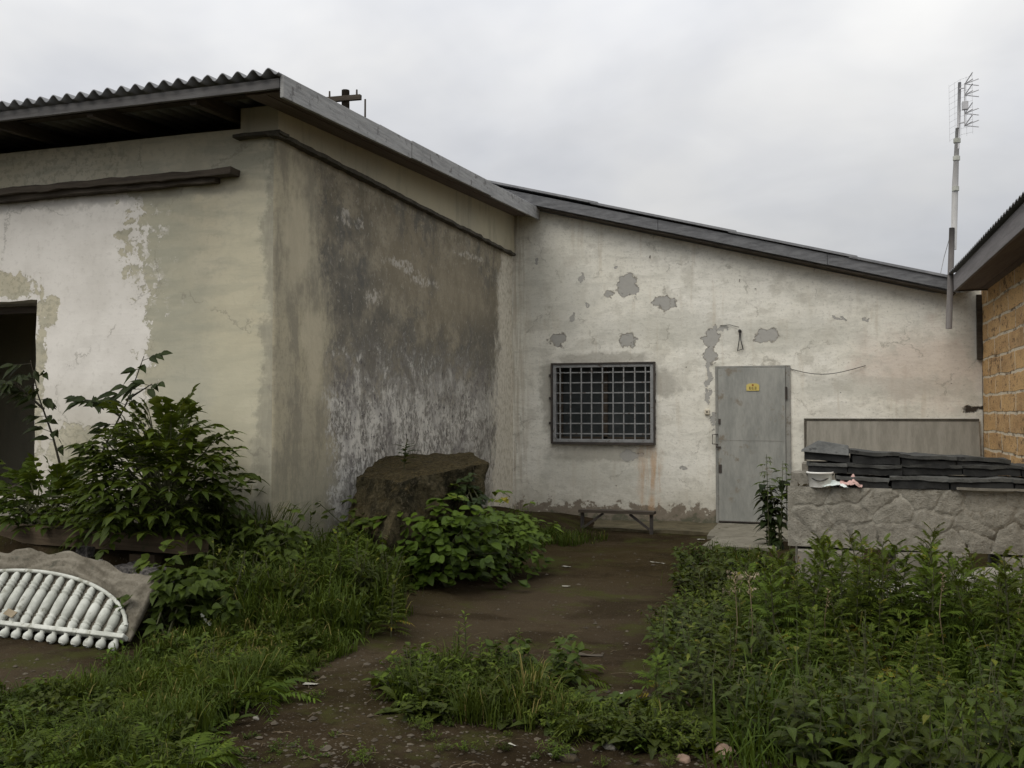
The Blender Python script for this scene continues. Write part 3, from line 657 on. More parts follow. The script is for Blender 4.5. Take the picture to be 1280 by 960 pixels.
# ------------------------------------------------------------------ gable building
gb = thing('whitewashed_gable_building', (-1.3, 12.73, 0), 'whitewashed building with a sloping roof, barred window and grey metal door', 'building')
def gz(x): return 4.43 + (x + 4.445) * -.2635          # top of the gable wall
def gtop(x): return max(gz(x), 2.90)
GX0, GX1 = -10.0, 1.86
WIN = (-3.49, -2.105, 1.04, 2.095); DOOR = (-1.30, -.36, 0.0, 2.045)
def gable_shell():
    mb = MB()
    xs = sorted(set([round(v, 3) for v in [GX0, -8, -6, -4.3, WIN[0], WIN[1], DOOR[0], DOOR[1], GX1] + [-4.2 + .12 * i for i in range(1, 50) if all(abs(-4.2 + .12 * i - e) > .04 for e in (WIN[0], WIN[1], DOOR[0], DOOR[1]))]]))
    tz = sorted(set([-.3, 0.0, .12, .25, .4, .55, .7, .85, WIN[2], WIN[3], DOOR[3], 1.2, 1.35, 1.5, 1.65, 1.8, 1.95]))
    up = 8
    n = len(xs); out = []; inn = []
    rows = [('z', z) for z in tz] + [('f', (i + 1) / up) for i in range(up)]
    for kind, a in rows:
        for x in xs:
            top = gtop(x); z = a if kind == 'z' else tz[-1] + (top - tz[-1]) * a
            d = .010 * fn((x, z, 0)) + .004 * fn((x * 4, z * 4, 2))
            out.append(V((x, YB - d, z))); inn.append(V((x, YB + .30, z)))
    N = len(out); fs = []
    def hole(i, j):
        if rows[j + 1][0] != 'z': return False
        xm = (xs[i] + xs[i + 1]) / 2; zm = (rows[j][1] + rows[j + 1][1]) / 2
        return any(a < xm < b and c < zm < d for a, b, c, d in (WIN, DOOR))
    for j in range(len(rows) - 1):
        for i in range(n - 1):
            if hole(i, j): continue
            a = j * n + i
            fs.append((a, a + 1, a + n + 1, a + n))
            if i + 1 < n - 1 and hole(i + 1, j): fs.append((a + 1, N + a + 1, N + a + n + 1, a + n + 1))
            if i > 0 and hole(i - 1, j): fs.append((a + n, N + a + n, N + a, a))
            if j + 1 < len(rows) - 1 and hole(i, j + 1): fs.append((a + n, a + n + 1, N + a + n + 1, N + a + n))
            if j > 0 and hole(i, j - 1): fs.append((a + 1, a, N + a, N + a + 1))
    mb.add(out + inn, fs); return mb
gable_shell().build('wall', 'gable', gb)
k = MB()
k.box((GX0, 18, -.3), (GX1, 18.2, 2.7)); k.box((GX0, YB + .5, -.3), (GX0 + .2, 18, 4.5)); k.box((GX1 + .01, YB + .02, -.3), (GX1 + .2, 18, 2.75)); k.box((GX0 + .2, YB + .9, -.3), (GX1, YB + 1.0, 2.7))
k.build('rear_wall', 'gable', gb)
k = MB(); k.box((1.67, YB + .004, 2.7), (1.859, YB + .3, 3.25)); k.build('wall_corner', 'gable', gb)
r = MB()
sx = (1.64 - GX0)
r.obox((GX0, 12.50, gz(GX0) + .175), (sx, 0, -.2635 * sx), (0, 5.9, 0), (0, 0, .006))
xe = -4.75
for i, (xn) in enumerate((-2.9, -1.1, .35, 1.66)):     # overlapping sheet courses, each tucked under the one above
    off = .012 * (3 - i)
    r.obox((xe, 12.44 + .004 * i, gz(xe) + .182 + off), (xn - xe + .1, 0, -.2635 * (xn - xe + .1)), (0, 5.9, 0), (0, 0, .03)); xe = xn
r.build('roof', 'slate', gb)
fb = MB(); xe = -6.0
for i, xn in enumerate((-2.0, .1, 1.58)):
    fb.obox((xe, 12.47 + .003 * i, gz(xe) + .035 + .004 * i), (xn - xe - .004, 0, -.2635 * (xn - xe - .004)), (0, .03, 0), (0, 0, .14)); xe = xn
fb.build('verge_board', 'fascia', gb, bevel=.004)
sb = MB(); sb.obox((-6, 12.505, gz(-6) + .012), (7.55, 0, -.2635 * 7.55), (0, .235, 0), (0, 0, .02)); sb.build('soffit_board', 'oldwood', gb)
# window with grille
wp = thing('barred_window', (0, 0, 0), None, None); wp.parent = gb; wp.location = V((-2.8, 12.73, 1.04)) - gb.location
fr = MB(); a, b, c, d = WIN
for q in (((a + .002, YB - .035, c), (a + .045, YB + .05, d)), ((b - .045, YB - .035, c), (b - .002, YB + .05, d)), ((a + .046, YB - .035, c), (b - .046, YB + .05, c + .042)), ((a + .046, YB - .035, d - .042), (b - .046, YB + .05, d))): fr.box(*q)
fr.build('frame', 'grille', wp, bevel=.004)
li = MB()
li.box((a - .025, YB - .05, d + .001), (b + .022, YB + .03, d + .022)); li.box((a - .026, YB - .05, c - .024), (a - .001, YB + .03, d)); li.box((b + .001, YB - .05, c - .024), (b + .022, YB + .03, d)); li.box((a, YB - .06, c - .03), (b, YB + .03, c - .001))
for zz in (1.28, 1.62, 1.93): li.box((a - .05, YB - .058, zz), (a - .027, YB + .01, zz + .035))
for zz in (1.22, 1.58, 1.93): li.box((b + .023, YB - .058, zz), (b + .028, YB + .01, zz + .035))
li.build('outer_angle_frame', 'darkiron', wp)
gr_ = MB()
for i in range(9):
    x = a + .105 + i * (b - a - .21) / 8 + R.uniform(-.004, .004); gr_.box((x - .008, YB - .03, c + .043), (x + .008, YB - .014, d - .043))
for i in range(7):
    z = c + .115 + i * (d - c - .225) / 6; gr_.box((a + .046, YB - .013, z - .008), (b - .046, YB + .003, z + .008))
gr_.build('grille', 'grille', wp)
gl = MB(); gl.box((a + .05, YB + .20, c), (b - .05, YB + .21, d)); gl.build('pane', 'glass', wp)
sh = MB()
for x in (a + .03, (a + b) / 2 - .03, b - .09): sh.box((x, YB + .15, c), (x + .06, YB + .195, d))
sh.box((a + .091, YB + .15, c + .001), (b - .091, YB + .192, c + .07)); sh.build('inner_sash', 'oldwood', wp)
# door
dp = thing('metal_door', (0, 0, 0), None, None); dp.parent = gb; dp.location = V((-.83, 12.73, 0)) - gb.location
a, b, c, d = DOOR
df = MB()
df.box((a, YB - .03, .01), (a + .035, YB + .12, d)); df.box((b - .06, YB - .03, .01), (b, YB + .12, d)); df.box((a + .036, YB - .028, d - .03), (b - .061, YB + .12, d)); df.build('frame', 'steeledge', dp, bevel=.004)
dl = MB(); dl.box((a + .037, YB - .045, .03), (b - .062, YB - .005, d - .032)); dl.build('leaf', 'doorsteel', dp, bevel=.004)
ds = MB(); ds.box((a + .04, YB - .047, 1.078), (b - .065, YB - .0455, 1.085)); ds.build('weld_seam', 'steeledge', dp)
for nm_, q0_, q1_ in (('lock_plate', (a + .04, YB - .055, 1.29), (a + .068, YB - .046, 1.36)), ('lock_plate', (a + .04, YB - .052, .66), (a + .08, YB - .046, .77)), ('latch', (a + .01, YB - .06, .985), (a + .07, YB - .047, 1.005)), ('kick_strip', (a + .04, YB - .055, .031), (b - .064, YB - .046, .045))):
    dk = MB(); dk.box(q0_, q1_); dk.build(nm_, 'darkiron', dp)
hd = MB(); hx = a - .035
hd.tube([(a + .03, YB - .04, 1.16), (hx, YB - .07, 1.155), (hx, YB - .07, 1.035), (a + .03, YB - .04, 1.03)], .007, 6); hd.build('handle', 'darkiron', dp)
for zz in (1.62, .42):
    hg = MB(); hg.tube([(b - .052, YB - .05, zz), (b - .052, YB - .05, zz + .15)], .014, 8); hg.build('hinge', 'darkiron', dp)
sg = MB(); sp = at(941, 484, YB - .05)
pts = [(-.08, -.045), (.08, -.045), (.08, .030), (.045, .048), (-.045, .048), (-.08, .030)]
sg.add([(sp.x + u, YB - .054, sp.z + w) for u, w in pts] + [(sp.x + u, YB - .048, sp.z + w) for u, w in pts], [(0, 1, 2, 3, 4, 5), (11, 10, 9, 8, 7, 6)] + [(i, (i + 6), (i + 1) % 6 + 6, (i + 1) % 6) for i in range(6)])
sgo = sg.build('sign', 'yellow', dp)
ch = MB()
for gi, g0 in enumerate((-.045, -.012, .021)):          # three worn characters
    for zz in (-.028, -.014, 0): ch.box((sp.x + g0, YB - .0555, sp.z + zz), (sp.x + g0 + .022, YB - .0542, sp.z + zz + .005))
    xx = sp.x + g0 + (0 if gi < 2 else .017); ch.box((xx, YB - .0557, sp.z - .028), (xx + .005, YB - .0544, sp.z + .005))
ch.build('lettering', 'ink', dp)
em = MB(); em.lathe((sp.x, YB - .0545, sp.z + .027), (0, -1, 0), [(0, .013), (.001, .013)], 10); em.build('emblem', 'redink', dp)
# mossy apron and step
ap = MB(); rough_box(ap, (-4.05, 11.75, -.2), (2.85, 0, 0), (0, .97, 0), (0, 0, .205), .15, .02, 2.2, 4)
tag(ap.build('concrete_apron', 'plinth', origin=(-2.7, 12.2, 0)), 'low mossy concrete apron along the foot of the white wall', 'apron')
st = MB(); rough_box(st, (-1.27, 11.35, -.1), (.98, 0, 0), (0, 1.36, 0), (0, 0, .115), .14, .012, 2.2, 8)
tag(st.build('doorstep', 'step', origin=(-.8, 12, 0)), 'worn concrete doorstep slab right under the grey door', 'doorstep')
st = MB(); p = gnd(882, 687); rough_box(st, (-1.21, 10.45, -.1), (.75, 0, 0), (.05, .85, 0), (0, 0, .125), .14, .014, 2.2, 9)
tag(st.build('paving_slab', 'step', origin=(-.8, 10.8, 0)), 'broken concrete slab lying in front of the doorstep', 'slab')

# small fittings on the gable wall
wr = MB(); pts = []
for i in range(13):
    u = i / 12; q = at(988 + 94 * u, 461 - 4 * u + 10 * math.sin(PI * u) * (1 - .3 * u), YB - .012 - .05 * math.sin(PI * u)); pts.append(q)
wr.tube(pts, .0045, 5)
tag(wr.build('slack_cable', 'blackwire', origin=pts[0]), 'thin black cable sagging along the wall right of the door', 'cable')
hk = MB(); t0 = at(925, 412, YB - .03)
hk.tube([at(900, 407, YB - .012), at(912, 406, YB - .02), at(924, 409, YB - .03)], .004, 5)
hk.tube([t0, at(924, 425, YB - .045), at(922, 439, YB - .04)], .006, 5); hk.tube([t0, at(926, 425, YB - .04), at(929, 437, YB - .04)], .006, 5); hk.tube([at(923, 438, YB - .04), at(929, 436, YB - .04)], .004, 5)
hk.lathe(at(925, 414, YB), (0, -1, 0), [(-.01, .022), (.03, .022), (.045, .012)], 8)
tag(hk.build('cable_stub', 'blackwire', origin=t0), 'cut lamp cable hanging in a fork above the metal door', 'cable')
sk = MB(); q = at(884, 515, YB)
sk.box((q.x - .03, YB - .03, q.z - .032), (q.x + .03, YB + .012, q.z + .032)); so_ = sk.build('light_switch', 'beigep', bevel=.004, origin=q)
tag(so_, 'small beige switch box on the wall left of the door', 'switch')
kk = MB(); kk.lathe((q.x, YB - .031, q.z + .004), (0, -1, 0), [(0, .011), (.008, .009)], 8); kk.build('knob', 'darkiron', so_)

# bench frame against the wall
bp = at(770, 652, 11.66)
be = thing('bench', (bp.x, 11.62, 0), 'low dark metal bench frame with two diagonal braces under the window', 'bench')
bx0, bx1, bt = at(727, 638, 11.66).x, at(817, 640, 11.66).x, at(770, 638, 11.66).z
bz = -.03
tp = MB(); rough_box(tp, (bx0 - .02, 11.56, bt - .03), (bx1 - bx0 + .04, 0, 0), (0, .18, 0), (0, 0, .035), .1, .004, 4); tp.build('seat', 'oldwood', be)
for x in (bx0 + .02, bx1 - .02):
    q = MB(); q.bar((x, 11.62, bz - .03), (x, 11.62, bt - .031), .04, .04, (0, 1, 0)); q.build('leg', 'darkiron', be)
for x, dx in ((bx0 + .045, .24), (bx1 - .045, -.24)):
    q = MB(); q.bar((x, 11.61, bz + .06), (x + dx, 11.61, bt - .035), .03, .028); q.build('brace', 'darkiron', be)

# ------------------------------------------------------------------ brick building at right
rb = thing('tan_stone_building', (3.4, 8.5, 0), 'tan stone block building at the right edge with grey eaves', 'building')
w = MB(); rough_box(w, (1.862, 4.6, -.3), (.3, 0, 0), (0, YB - 4.62, 0), (0, 0, 3.22), .12, .011, 3.2)
w.build('wall', 'brick', rb)
w = MB(); w.box((2.17, 4.6, -.3), (5.2, 4.9, 2.9)); w.box((5.2, 4.6, -.3), (5.5, 12.7, 3.9)); w.box((2.17, 12.4, -.3), (5.2, 12.7, 2.9)); w.build('rear_wall', 'brick', rb)
w = MB(); w.obox((1.50, 4.3, 2.872), (.03, 0, 0), (0, 7.93, -.01), (0, 0, .195)); w.build('eave_board', 'fasciab', rb, bevel=.004)
w = MB()
for i in range(3): w.obox((1.532 + .125 * i, 4.3, 2.885 + .003 * (i % 2)), (.12, 0, 0), (0, 7.93, -.01), (0, 0, .02))
w.build('soffit_board', 'redwood', rb)
w = MB(); vs = []; fs = []
n = 620; y0, y1 = 4.2, 12.42
for lay in (0, 1):
    for (x, z) in ((1.455, 3.066), (5.6, 4.3)):
        for i in range(n + 1):
            y = y0 + (y1 - y0) * i / n; vs.append((x, y, z + .02 - .009 * lay + .011 * math.sin(2 * PI * y / .13) + .008 * fn((y, x, 2))))
m_ = n + 1
for i in range(n): fs += [(i, i + 1, m_ + i + 1, m_ + i), (2 * m_ + i + 1, 2 * m_ + i, 3 * m_ + i, 3 * m_ + i + 1), (i + 1, i, 2 * m_ + i, 2 * m_ + i + 1)]
fs += [(0, m_, 3 * m_, 2 * m_), (m_ - 1, 3 * m_ - 1, 4 * m_ - 1, 2 * m_ - 1)]
w.add(vs, fs); w.build('roof', 'slate', rb, smooth=True)
w = MB(); w.box((1.80, 12.66, 2.08), (1.858, 12.715, 2.86)); w.build('corner_strip', 'oldwood', rb)
w = MB(); w.obox((1.50, 12.235, 2.86), (.36, 0, 0), (0, .02, 0), (0, 0, .2)); w.build('eave_end_board', 'fasciab', rb)

# ------------------------------------------------------------------ antenna mast
AY = 12.36
pb, pj, pt, pp = at(1186, 411, AY), at(1190, 288, AY), at(1197, 160, AY), at(1199.5, 103, AY)
an = thing('antenna_mast', pb, 'tall thin antenna mast of spliced poles standing above the roof corner', 'antenna')
q = MB(); q.tube([pb, at(1189, 320, AY), pj + V((0, 0, .03))], [.036, .033, .031], 8); q.build('lower_pole', 'darkpole', an, smooth=True)
q = MB(); q.tube([at(1192, 312, AY + .05), at(1194, 230, AY + .02), pt], [.034, .035, .022], 8); q.build('upper_pole', 'palepole', an, smooth=True)
q = MB(); q.tube([pt - V((0, 0, .25)), pp], .018, 8); q.build('tip_pole', 'alu', an, smooth=True)
for py in (176, 198, 236):
    q = MB(); c_ = at(1196.4 - (py - 170) * .03, py, AY + .01); q.tube([c_ - V((0, 0, .025)), c_ + V((0, 0, .025))], .04, 8); q.build('wire_binding', 'whitep', an)
gq = MB(); g0 = at(1186, 93, AY + .25); g1 = at(1216, 165, AY - .25)
gd = V((g1.x - g0.x, g1.y - g0.y, 0)); zt, zb_ = at(1199, 99, AY).z, at(1199, 168, AY).z
go = V((g0.x, g0.y, 0))
for i in range(10):
    z = zb_ + (zt - zb_) * i / 9; gq.tube([go + V((0, 0, z)), go + gd * .5 + V((0, 0, z - .006)), go + gd + V((0, 0, z - .05))], .0014, 4)
for i in range(5):
    a_ = go + gd * (i / 4); gq.tube([a_ + V((0, 0, zb_ - .02 - .05 * i / 4)), a_ + V((0, 0, zt + .02 - .05 * i / 4))], .0014, 4)
gq.build('reflector_grid', 'alu', an)
q = MB(); q.tube([at(1206, 104, AY - .12), at(1206, 158, AY - .12)], .008, 6); q.box(tuple(at(1205.5, 137, AY - .12) - V((.025, .03, 0))), tuple(at(1210, 127, AY - .12) + V((0, .03, 0)))); 
q.tube([at(1199, 111, AY), at(1206, 110, AY - .12)], .008, 5); q.tube([at(1199, 154, AY), at(1206, 153, AY - .12)], .008, 5); q.build('antenna_boom', 'alu', an)
for py in (105, 119, 142, 157):
    q = MB(); c_ = at(1206, py, AY - .12)
    for sgn in (-1, 1):
        for dz in (-.035, .045): q.tube([c_, c_ + V((.11 + .05 * sgn, .13 * sgn - .04, dz + .03))], .006, 5)
    q.build('dipole', 'alu', an)
gw = MB(); gw.tube([at(1189, 290, AY), at(1180, 322, YB - .1), at(1174, 350, YB - .01)], .004, 4); gw.build('guy_wire', 'palepole', an)
# utility pole behind the outbuilding
UY = 21.0
u0 = at(432, 113, UY)
ut = thing('utility_pole', (u0.x, UY, 0), 'dark utility pole with a crossarm rising behind the outbuilding roof', 'utility pole')
q = MB(); q.tube([(u0.x, UY, -.1), (u0.x, UY, u0.z)], [.14, .10], 8); q.build('pole', 'oldwood', ut, smooth=True)
q = MB(); q.bar(at(408, 125, UY - .16), at(451, 121.5, UY - .16), .1, .12); q.build('crossarm', 'oldwood', ut)
for px, py, t_ in ((412, 124, 114), (446, 122, 112)):
    q = MB(); q.tube([at(px, py, UY - .16), at(px, t_, UY - .16)], [.025, .02], 6); q.build('insulator_pin', 'oldwood', ut)
lr = MB(); q0 = at(456.5, 124, 19.0); lr.tube([(q0.x, 19, 4.0), q0], [.03, .02], 6)
tag(lr.build('lightning_rod', 'oldwood', origin=(q0.x, 19, 4)), 'thin bare rod standing right of the utility pole crossarm', 'rod')

# ------------------------------------------------------------------ ornamental fence panel
g0_, g1_ = gnd(152, 815), gnd(0, 797)
BR = V((g0_.x, g0_.y, gh(g0_.x, g0_.y) + .015)); U = V((g1_.x - g0_.x, g1_.y - g0_.y, 0)).normalized(); H = V((-U.y, U.x, 0)); H = H if H.y > 0 else -H
th = rad(51); Vv = H * math.cos(th) + V((0, 0, math.sin(th))); Nn = U.cross(Vv).normalized()
if Nn.y > 0: Nn = -Nn                                   # faces the camera
fp = thing('fence_panel', BR, 'leaning ornamental concrete fence panel with white balusters under an arch', 'fence panel')
def P3(u, v, n=0.0): return BR + U * u + Vv * v + Nn * n
def arch(u):                                            # height of the arch moulding
    s_ = (u - 1.0) / .99; return .06 + .395 * math.sqrt(max(0, 1 - s_ * s_))
def topv(u):
    w = min(u, 2.0 - u); return .495 + .115 * smooth01(.10, .78, w) + .012 * math.sin(w * 17) * smooth01(.1, .3, w)
pn = MB(); nu, nv = 100, 28; vs = []; fs = []
for lay in (0, 1):
    for j in range(nv + 1):
        for i in range(nu + 1):
            u = 2.04 * i / nu - .02; t_ = topv(u); v = .06 + (t_ - .06) * j / nv
            u += .03 * max(0, v - .2) * (1 if i == 0 else 0)
            out_ = max(0, v - arch(min(max(u, .02), 1.98))) if lay == 0 else 0
            rel = 0
            if lay == 0:
                ed = smooth01(0, .03, out_)
                rel = ed * (.022 + .013 * math.sin(v * 105 + 7 * math.sin(u * 6) + 3 * fn((u * 3, v * 3, 1))) * (1 if .3 < u < 1.7 else .3) + .012 * fn((u * 7, v * 7, 0)))
                for cu, cv, ru, rv in ((.16, .40, .12, .045), (.09, .27, .05, .05), (.30, .42, .07, .03), (1.84, .40, .12, .045)):
                    dd = math.hypot((u - cu) / ru, (v - cv) / rv); rel += ed * .022 * math.exp(-((dd - .9) / .28) ** 2) + ed * .012 * math.exp(-(dd / .5) ** 2)
            vs.append(P3(u, v, rel if lay == 0 else -.02))
w_ = nu + 1; off = w_ * (nv + 1)
for j in range(nv):
    for i in range(nu):
        a_ = j * w_ + i; fs += [(a_, a_ + 1, a_ + w_ + 1, a_ + w_), (off + a_ + 1, off + a_, off + a_ + w_, off + a_ + w_ + 1)]
for i in range(nu): fs += [(i + 1, i, off + i, off + i + 1), (nv * w_ + i, nv * w_ + i + 1, off + nv * w_ + i + 1, off + nv * w_ + i)]
for j in range(nv): fs += [(j * w_, (j + 1) * w_, off + (j + 1) * w_, off + j * w_), ((j + 1) * w_ + nu, j * w_ + nu, off + j * w_ + nu, off + (j + 1) * w_ + nu)]
pn.add(vs, fs); pn.build('panel_slab', 'panelc', fp, smooth=True)
am = MB(); am.tube([P3(.03 + 1.94 * i / 40, arch(.03 + 1.94 * i / 40), .03) for i in range(41)], .013, 8); am.build('arch_moulding', 'whitep', fp, smooth=True)
ra = MB(); ra.obox(P3(-.01, .052, 0), U * 2.02, Vv * .03, Nn * .055); ra.build('bottom_rail', 'whitep', fp, bevel=.006)
for i in range(20):
    u = .05 + i * .1; h_ = arch(u) - .088
    ba = MB(); sc = h_
    if sc > .03:
        pr = [(0, .024), (.05, .032), (.13, .034), (.16, .024), (.18, .032), (.205, .032), (.225, .024), (.26, .033), (.45, .037), (.64, .034), (.68, .025), (.70, .033), (.725, .033), (.745, .025), (.77, .033), (.79, .033), (.81, .026), (.88, .031), (.95, .024), (1, .012)]
        ba.lathe(P3(u, .085, .020), Vv, [(a_ * sc, b_ * (.86 if sc > .15 else .75)) for a_, b_ in pr], 12)
    ba.lathe(P3(u, .05, .024), -Vv, [(0, .020), (.012, .016), (.022, .024), (.042, .031), (.058, .028), (.068, .016)], 12)
    ba.build('baluster', 'whitep', fp, smooth=True)
lt = MB(); lt.obox(P3(.92, .10, .06), U * .09 + Vv * .02, Vv * .04 - U * .02, Nn * .008)
tag(lt.build('clay_shard', 'sandstone', origin=P3(1.05, .1, .05)), 'orange clay shard lying on the fence panel balusters', 'shard')
# slabs and rubble behind the panel
s2 = MB(); rough_box(s2, P3(.62, .02, -.16), U * 1.6, Vv * .615, Nn * .07, .06, .02, 6, 3)
tag(s2.build('rough_slab', 'palec', origin=P3(1, .02, -.1)), 'pale rough concrete slab propped behind the leaning fence panel', 'slab')
ak = MB(); c_ = at(172, 713, 5.45); rough_box(ak, c_ - V((.17, .06, .10)), (.36, 0, -.03), (0, .2, 0), (0, .03, .13), .03, .018, 11, 3)
tag(ak.build('asphalt_lump', 'asphaltchunk', origin=c_), 'dark gravelly asphalt lump behind the right end of the fence panel', 'rubble')
ak = MB(); c_ = at(107, 687, 5.6); rough_box(ak, c_ - V((.04, .04, .05)), (.09, 0, 0), (0, .08, 0), (0, 0, .07), .025, .012, 14, 6)
tag(ak.build('asphalt_lump', 'asphaltchunk', origin=c_), 'small gravelly lump on the top edge of the fence panel', 'rubble')
# timber
tb = thing('timber_beam', (-5.6, 5.9, 0), 'long brown rotting timber beam lying across blocks below the left bushes', 'beam')
q = MB(); a_, b_ = at(0, 667, 5.95), at(224, 681, 5.72)
dd = (a_ - b_); o_ = b_ - dd * .04
rough_box(q, o_ - V((0, 0, .065)), dd * 1.9, V((.06, .16, 0)), (0, 0, .125), .1, .007, 3.2); q.build('beam', 'timber', tb)
for f_ in (.2, .75, 1.4):
    q = MB(); c_ = b_ + dd * f_; rough_box(q, (c_.x - .12, c_.y + .03, -.05), (.22, 0, 0), (0, .16, 0), (0, 0, c_.z - .04 - .0), .1, .008, 4, f_ * 9); q.build('support_block', 'timber', tb)
# mossy block near the side wall
ring_t = [(450, 595, 8.2), (503, 602, 7.7), (560, 588, 8.02), (611, 578, 8.4), (590, 566, 9.3), (520, 568, 9.3), (470, 574, 8.9)]
ring_m = [(433, 655, 8.1), (484, 674, 7.45), (545, 656, 7.85), (598, 632, 8.35), (592, 612, 9.3), (520, 615, 9.4), (450, 640, 8.9)]
top = [atd(*p) for p in ring_t]; mid = [atd(*p) for p in ring_m]
bot = [V((m_.x + (.16 if i in (0, 1) else 0), m_.y + (.3 if i < 4 else 0), -.1)) for i, m_ in enumerate(mid)]
bk = bmesh.new()
lv = [[bk.verts.new(p) for p in rr] for rr in (bot, mid, top)]
for a_, b_ in ((0, 1), (1, 2)):
    for i in range(7): bk.faces.new((lv[a_][i], lv[a_][(i + 1) % 7], lv[b_][(i + 1) % 7], lv[b_][i]))
ct = bk.verts.new(sum(top, V()) / 7 + V((0, 0, .025)))
for i in range(7): bk.faces.new((lv[2][i], lv[2][(i + 1) % 7], ct))
bk.faces.new(lv[0][::-1])
bmesh.ops.triangulate(bk, faces=bk.faces)
bmesh.ops.subdivide_edges(bk, edges=bk.edges, cuts=12, use_grid_fill=True)
for v in bk.verts: v.co += mnoise.noise_vector(v.co * 3.2) * .03 + mnoise.noise_vector(v.co * 6) * .03 + mnoise.noise_vector(v.co * 24) * .012
bo = V((-3.3, 7.4, 0))
for v in bk.verts: v.co -= bo
me = bpy.data.meshes.new('concrete_block'); bk.to_mesh(me); bk.free(); me.materials.append(MAT['mossblock2'])
for p_ in me.polygons: p_.use_smooth = False
o = bpy.data.objects.new('concrete_block', me); COL.objects.link(o); o.location = bo
tag(o, 'big tilted mossy concrete block standing by the mouldy side wall', 'block')

# ------------------------------------------------------------------ stack at right
SY = 8.2
a_, b_ = at(985, 682, SY), at(985, 608, SY)
sx0, sz0, sz1 = a_.x, a_.z, b_.z
sp_ = thing('fence_panel', (sx0 + 1, SY, sz0), 'grey cast stone fence panel standing on blocks under the dark coping stones', 'fence panel')
pn = MB(); nu, nv = 190, 46; L_ = 2.08; vs = []; fs = []
RS = random.Random(3)
seeds = []
for j in range(3):
    for i in range(8): seeds.append((L_ * (i + .5 + (.5 if j % 2 else 0) + RS.uniform(-.42, .42)) / 8, (sz1 - sz0) * (j + .5 + RS.uniform(-.36, .36)) / 3, RS.uniform(.3, 1)))
for j in range(nv + 1):
    for i in range(nu + 1):
        u = L_ * i / nu; v = (sz1 - sz0) * j / nv
        uu = u + .05 * fn((u * 5, v * 5, 1)) + .015 * fn((u * 15, v * 15, 1)); vv = v + .05 * fn((u * 5, v * 5, 7)) + .015 * fn((u * 15, v * 15, 7))
        ds_ = sorted((math.hypot((uu - a1) * .75, vv - b1), c1) for a1, b1, c1 in seeds)[:2]
        e_ = smooth01(.002, .03, ds_[1][0] - ds_[0][0])
        bo_ = smooth01(.035, .06, u) * smooth01(0, .03, v) * smooth01(0, .02, (sz1 - sz0) - v)
        rel = bo_ * (.012 * e_ * ds_[0][1] + .005 * fn((u * 7, v * 7, 3)) + .004 * fn((u * 24, v * 24, 3))) - .006 * bo_
        vs.append((sx0 + u, SY - rel, sz0 + v))
w_ = nu + 1
fs = [(j * w_ + i, j * w_ + i + 1, (j + 1) * w_ + i + 1, (j + 1) * w_ + i) for j in range(nv) for i in range(nu)]
pn.add(vs, fs)
pn.box((sx0, SY + .004, sz0), (sx0 + L_, SY + .07, sz1)); pn.build('stone_face', 'stoneface', sp_, smooth=True)
for i in range(3):
    q = MB(); rough_box(q, (sx0 + .03 + .02 * i, SY + .08 + .125 * i, sz0 + .01 * i), (2.0, 0, 0), (0, .11, 0), (0, 0, sz1 - sz0 - .012 * i - .008), .12, .004, 4, i)
    o = q.build('fence_panel', 'concrete', origin=(sx0 + 1, SY + .1 + .125 * i, sz0))
    tag(o, ('plain concrete fence panel standing right behind the stone faced panel', 'plain concrete fence panel second behind the stone faced panel', 'plain concrete fence panel at the back of the standing row')[i], 'fence panel', 'concrete fence panels standing on the pile')
# supports
SUP = [(-.2, 8.02, .5, .62, -.02, .34, 0, 'concrete', 'grey block under the left end of the stone panel'), (.5, 8.0, .62, .62, -.02, .17, 0, 'concrete', 'lower grey block under the middle of the stone panel'), (.55, 8.03, .5, .6, .178, .34, .02, 'concrete', 'upper grey block under the middle of the stone panel'),
       (1.3, 8.02, .5, .62, -.02, .34, 0, 'concrete', 'grey block under the right end of the stone panel'), (.12, 7.3, .5, .42, -.02, .10, .06, 'palec', 'pale broken slab tilted among the weeds before the panel'), (.66, 7.22, .42, .4, -.02, .13, -.05, 'palec', 'pale slab chunk in the middle of the weeds before the panel'),
       (1.12, 7.35, .46, .45, -.02, .16, .07, 'palec', 'pale slab chunk at the right in the weeds before the panel'), (.38, 7.62, .5, .3, -.02, .2, -.04, 'palec', 'pale slab propped up close before the panel between weeds'), (.95, 7.66, .4, .3, -.02, .22, .05, 'palec', 'pale slab standing close before the panel right of its middle')]
for i, (x, y, lx, ly, z0, z1, tl, mm, lb) in enumerate(SUP):
    q = MB(); rough_box(q, (x, y, z0), (lx, .05 * (-1) ** i, tl), (-.03, ly, tl * .5), (.02, 0, z1 - z0), .06, .022 if mm == 'palec' else .009, 5, i * 3.1)
    tag(q.build('concrete_slab', mm, origin=(x + lx / 2, y + ly / 2, z0)), lb, 'slab', 'slabs and blocks piled under and before the stone panel')
for i, (px, py, lb) in enumerate(((930, 722, 'tan flat stone lying upper on the weedy edge of the path'), (926, 742, 'pale tan slab lying lower on the weedy edge of the path'))):
    c_ = gnd(px, py, .05); q = MB(); rough_box(q, c_ - V((.13, .15, .07)), (.27, .02, 0), (-.02, .28, 0), (0, 0, .1), .06, .014, 5, i * 5)
    tag(q.build('flat_stone', 'sandstone', origin=c_), lb, 'stone')
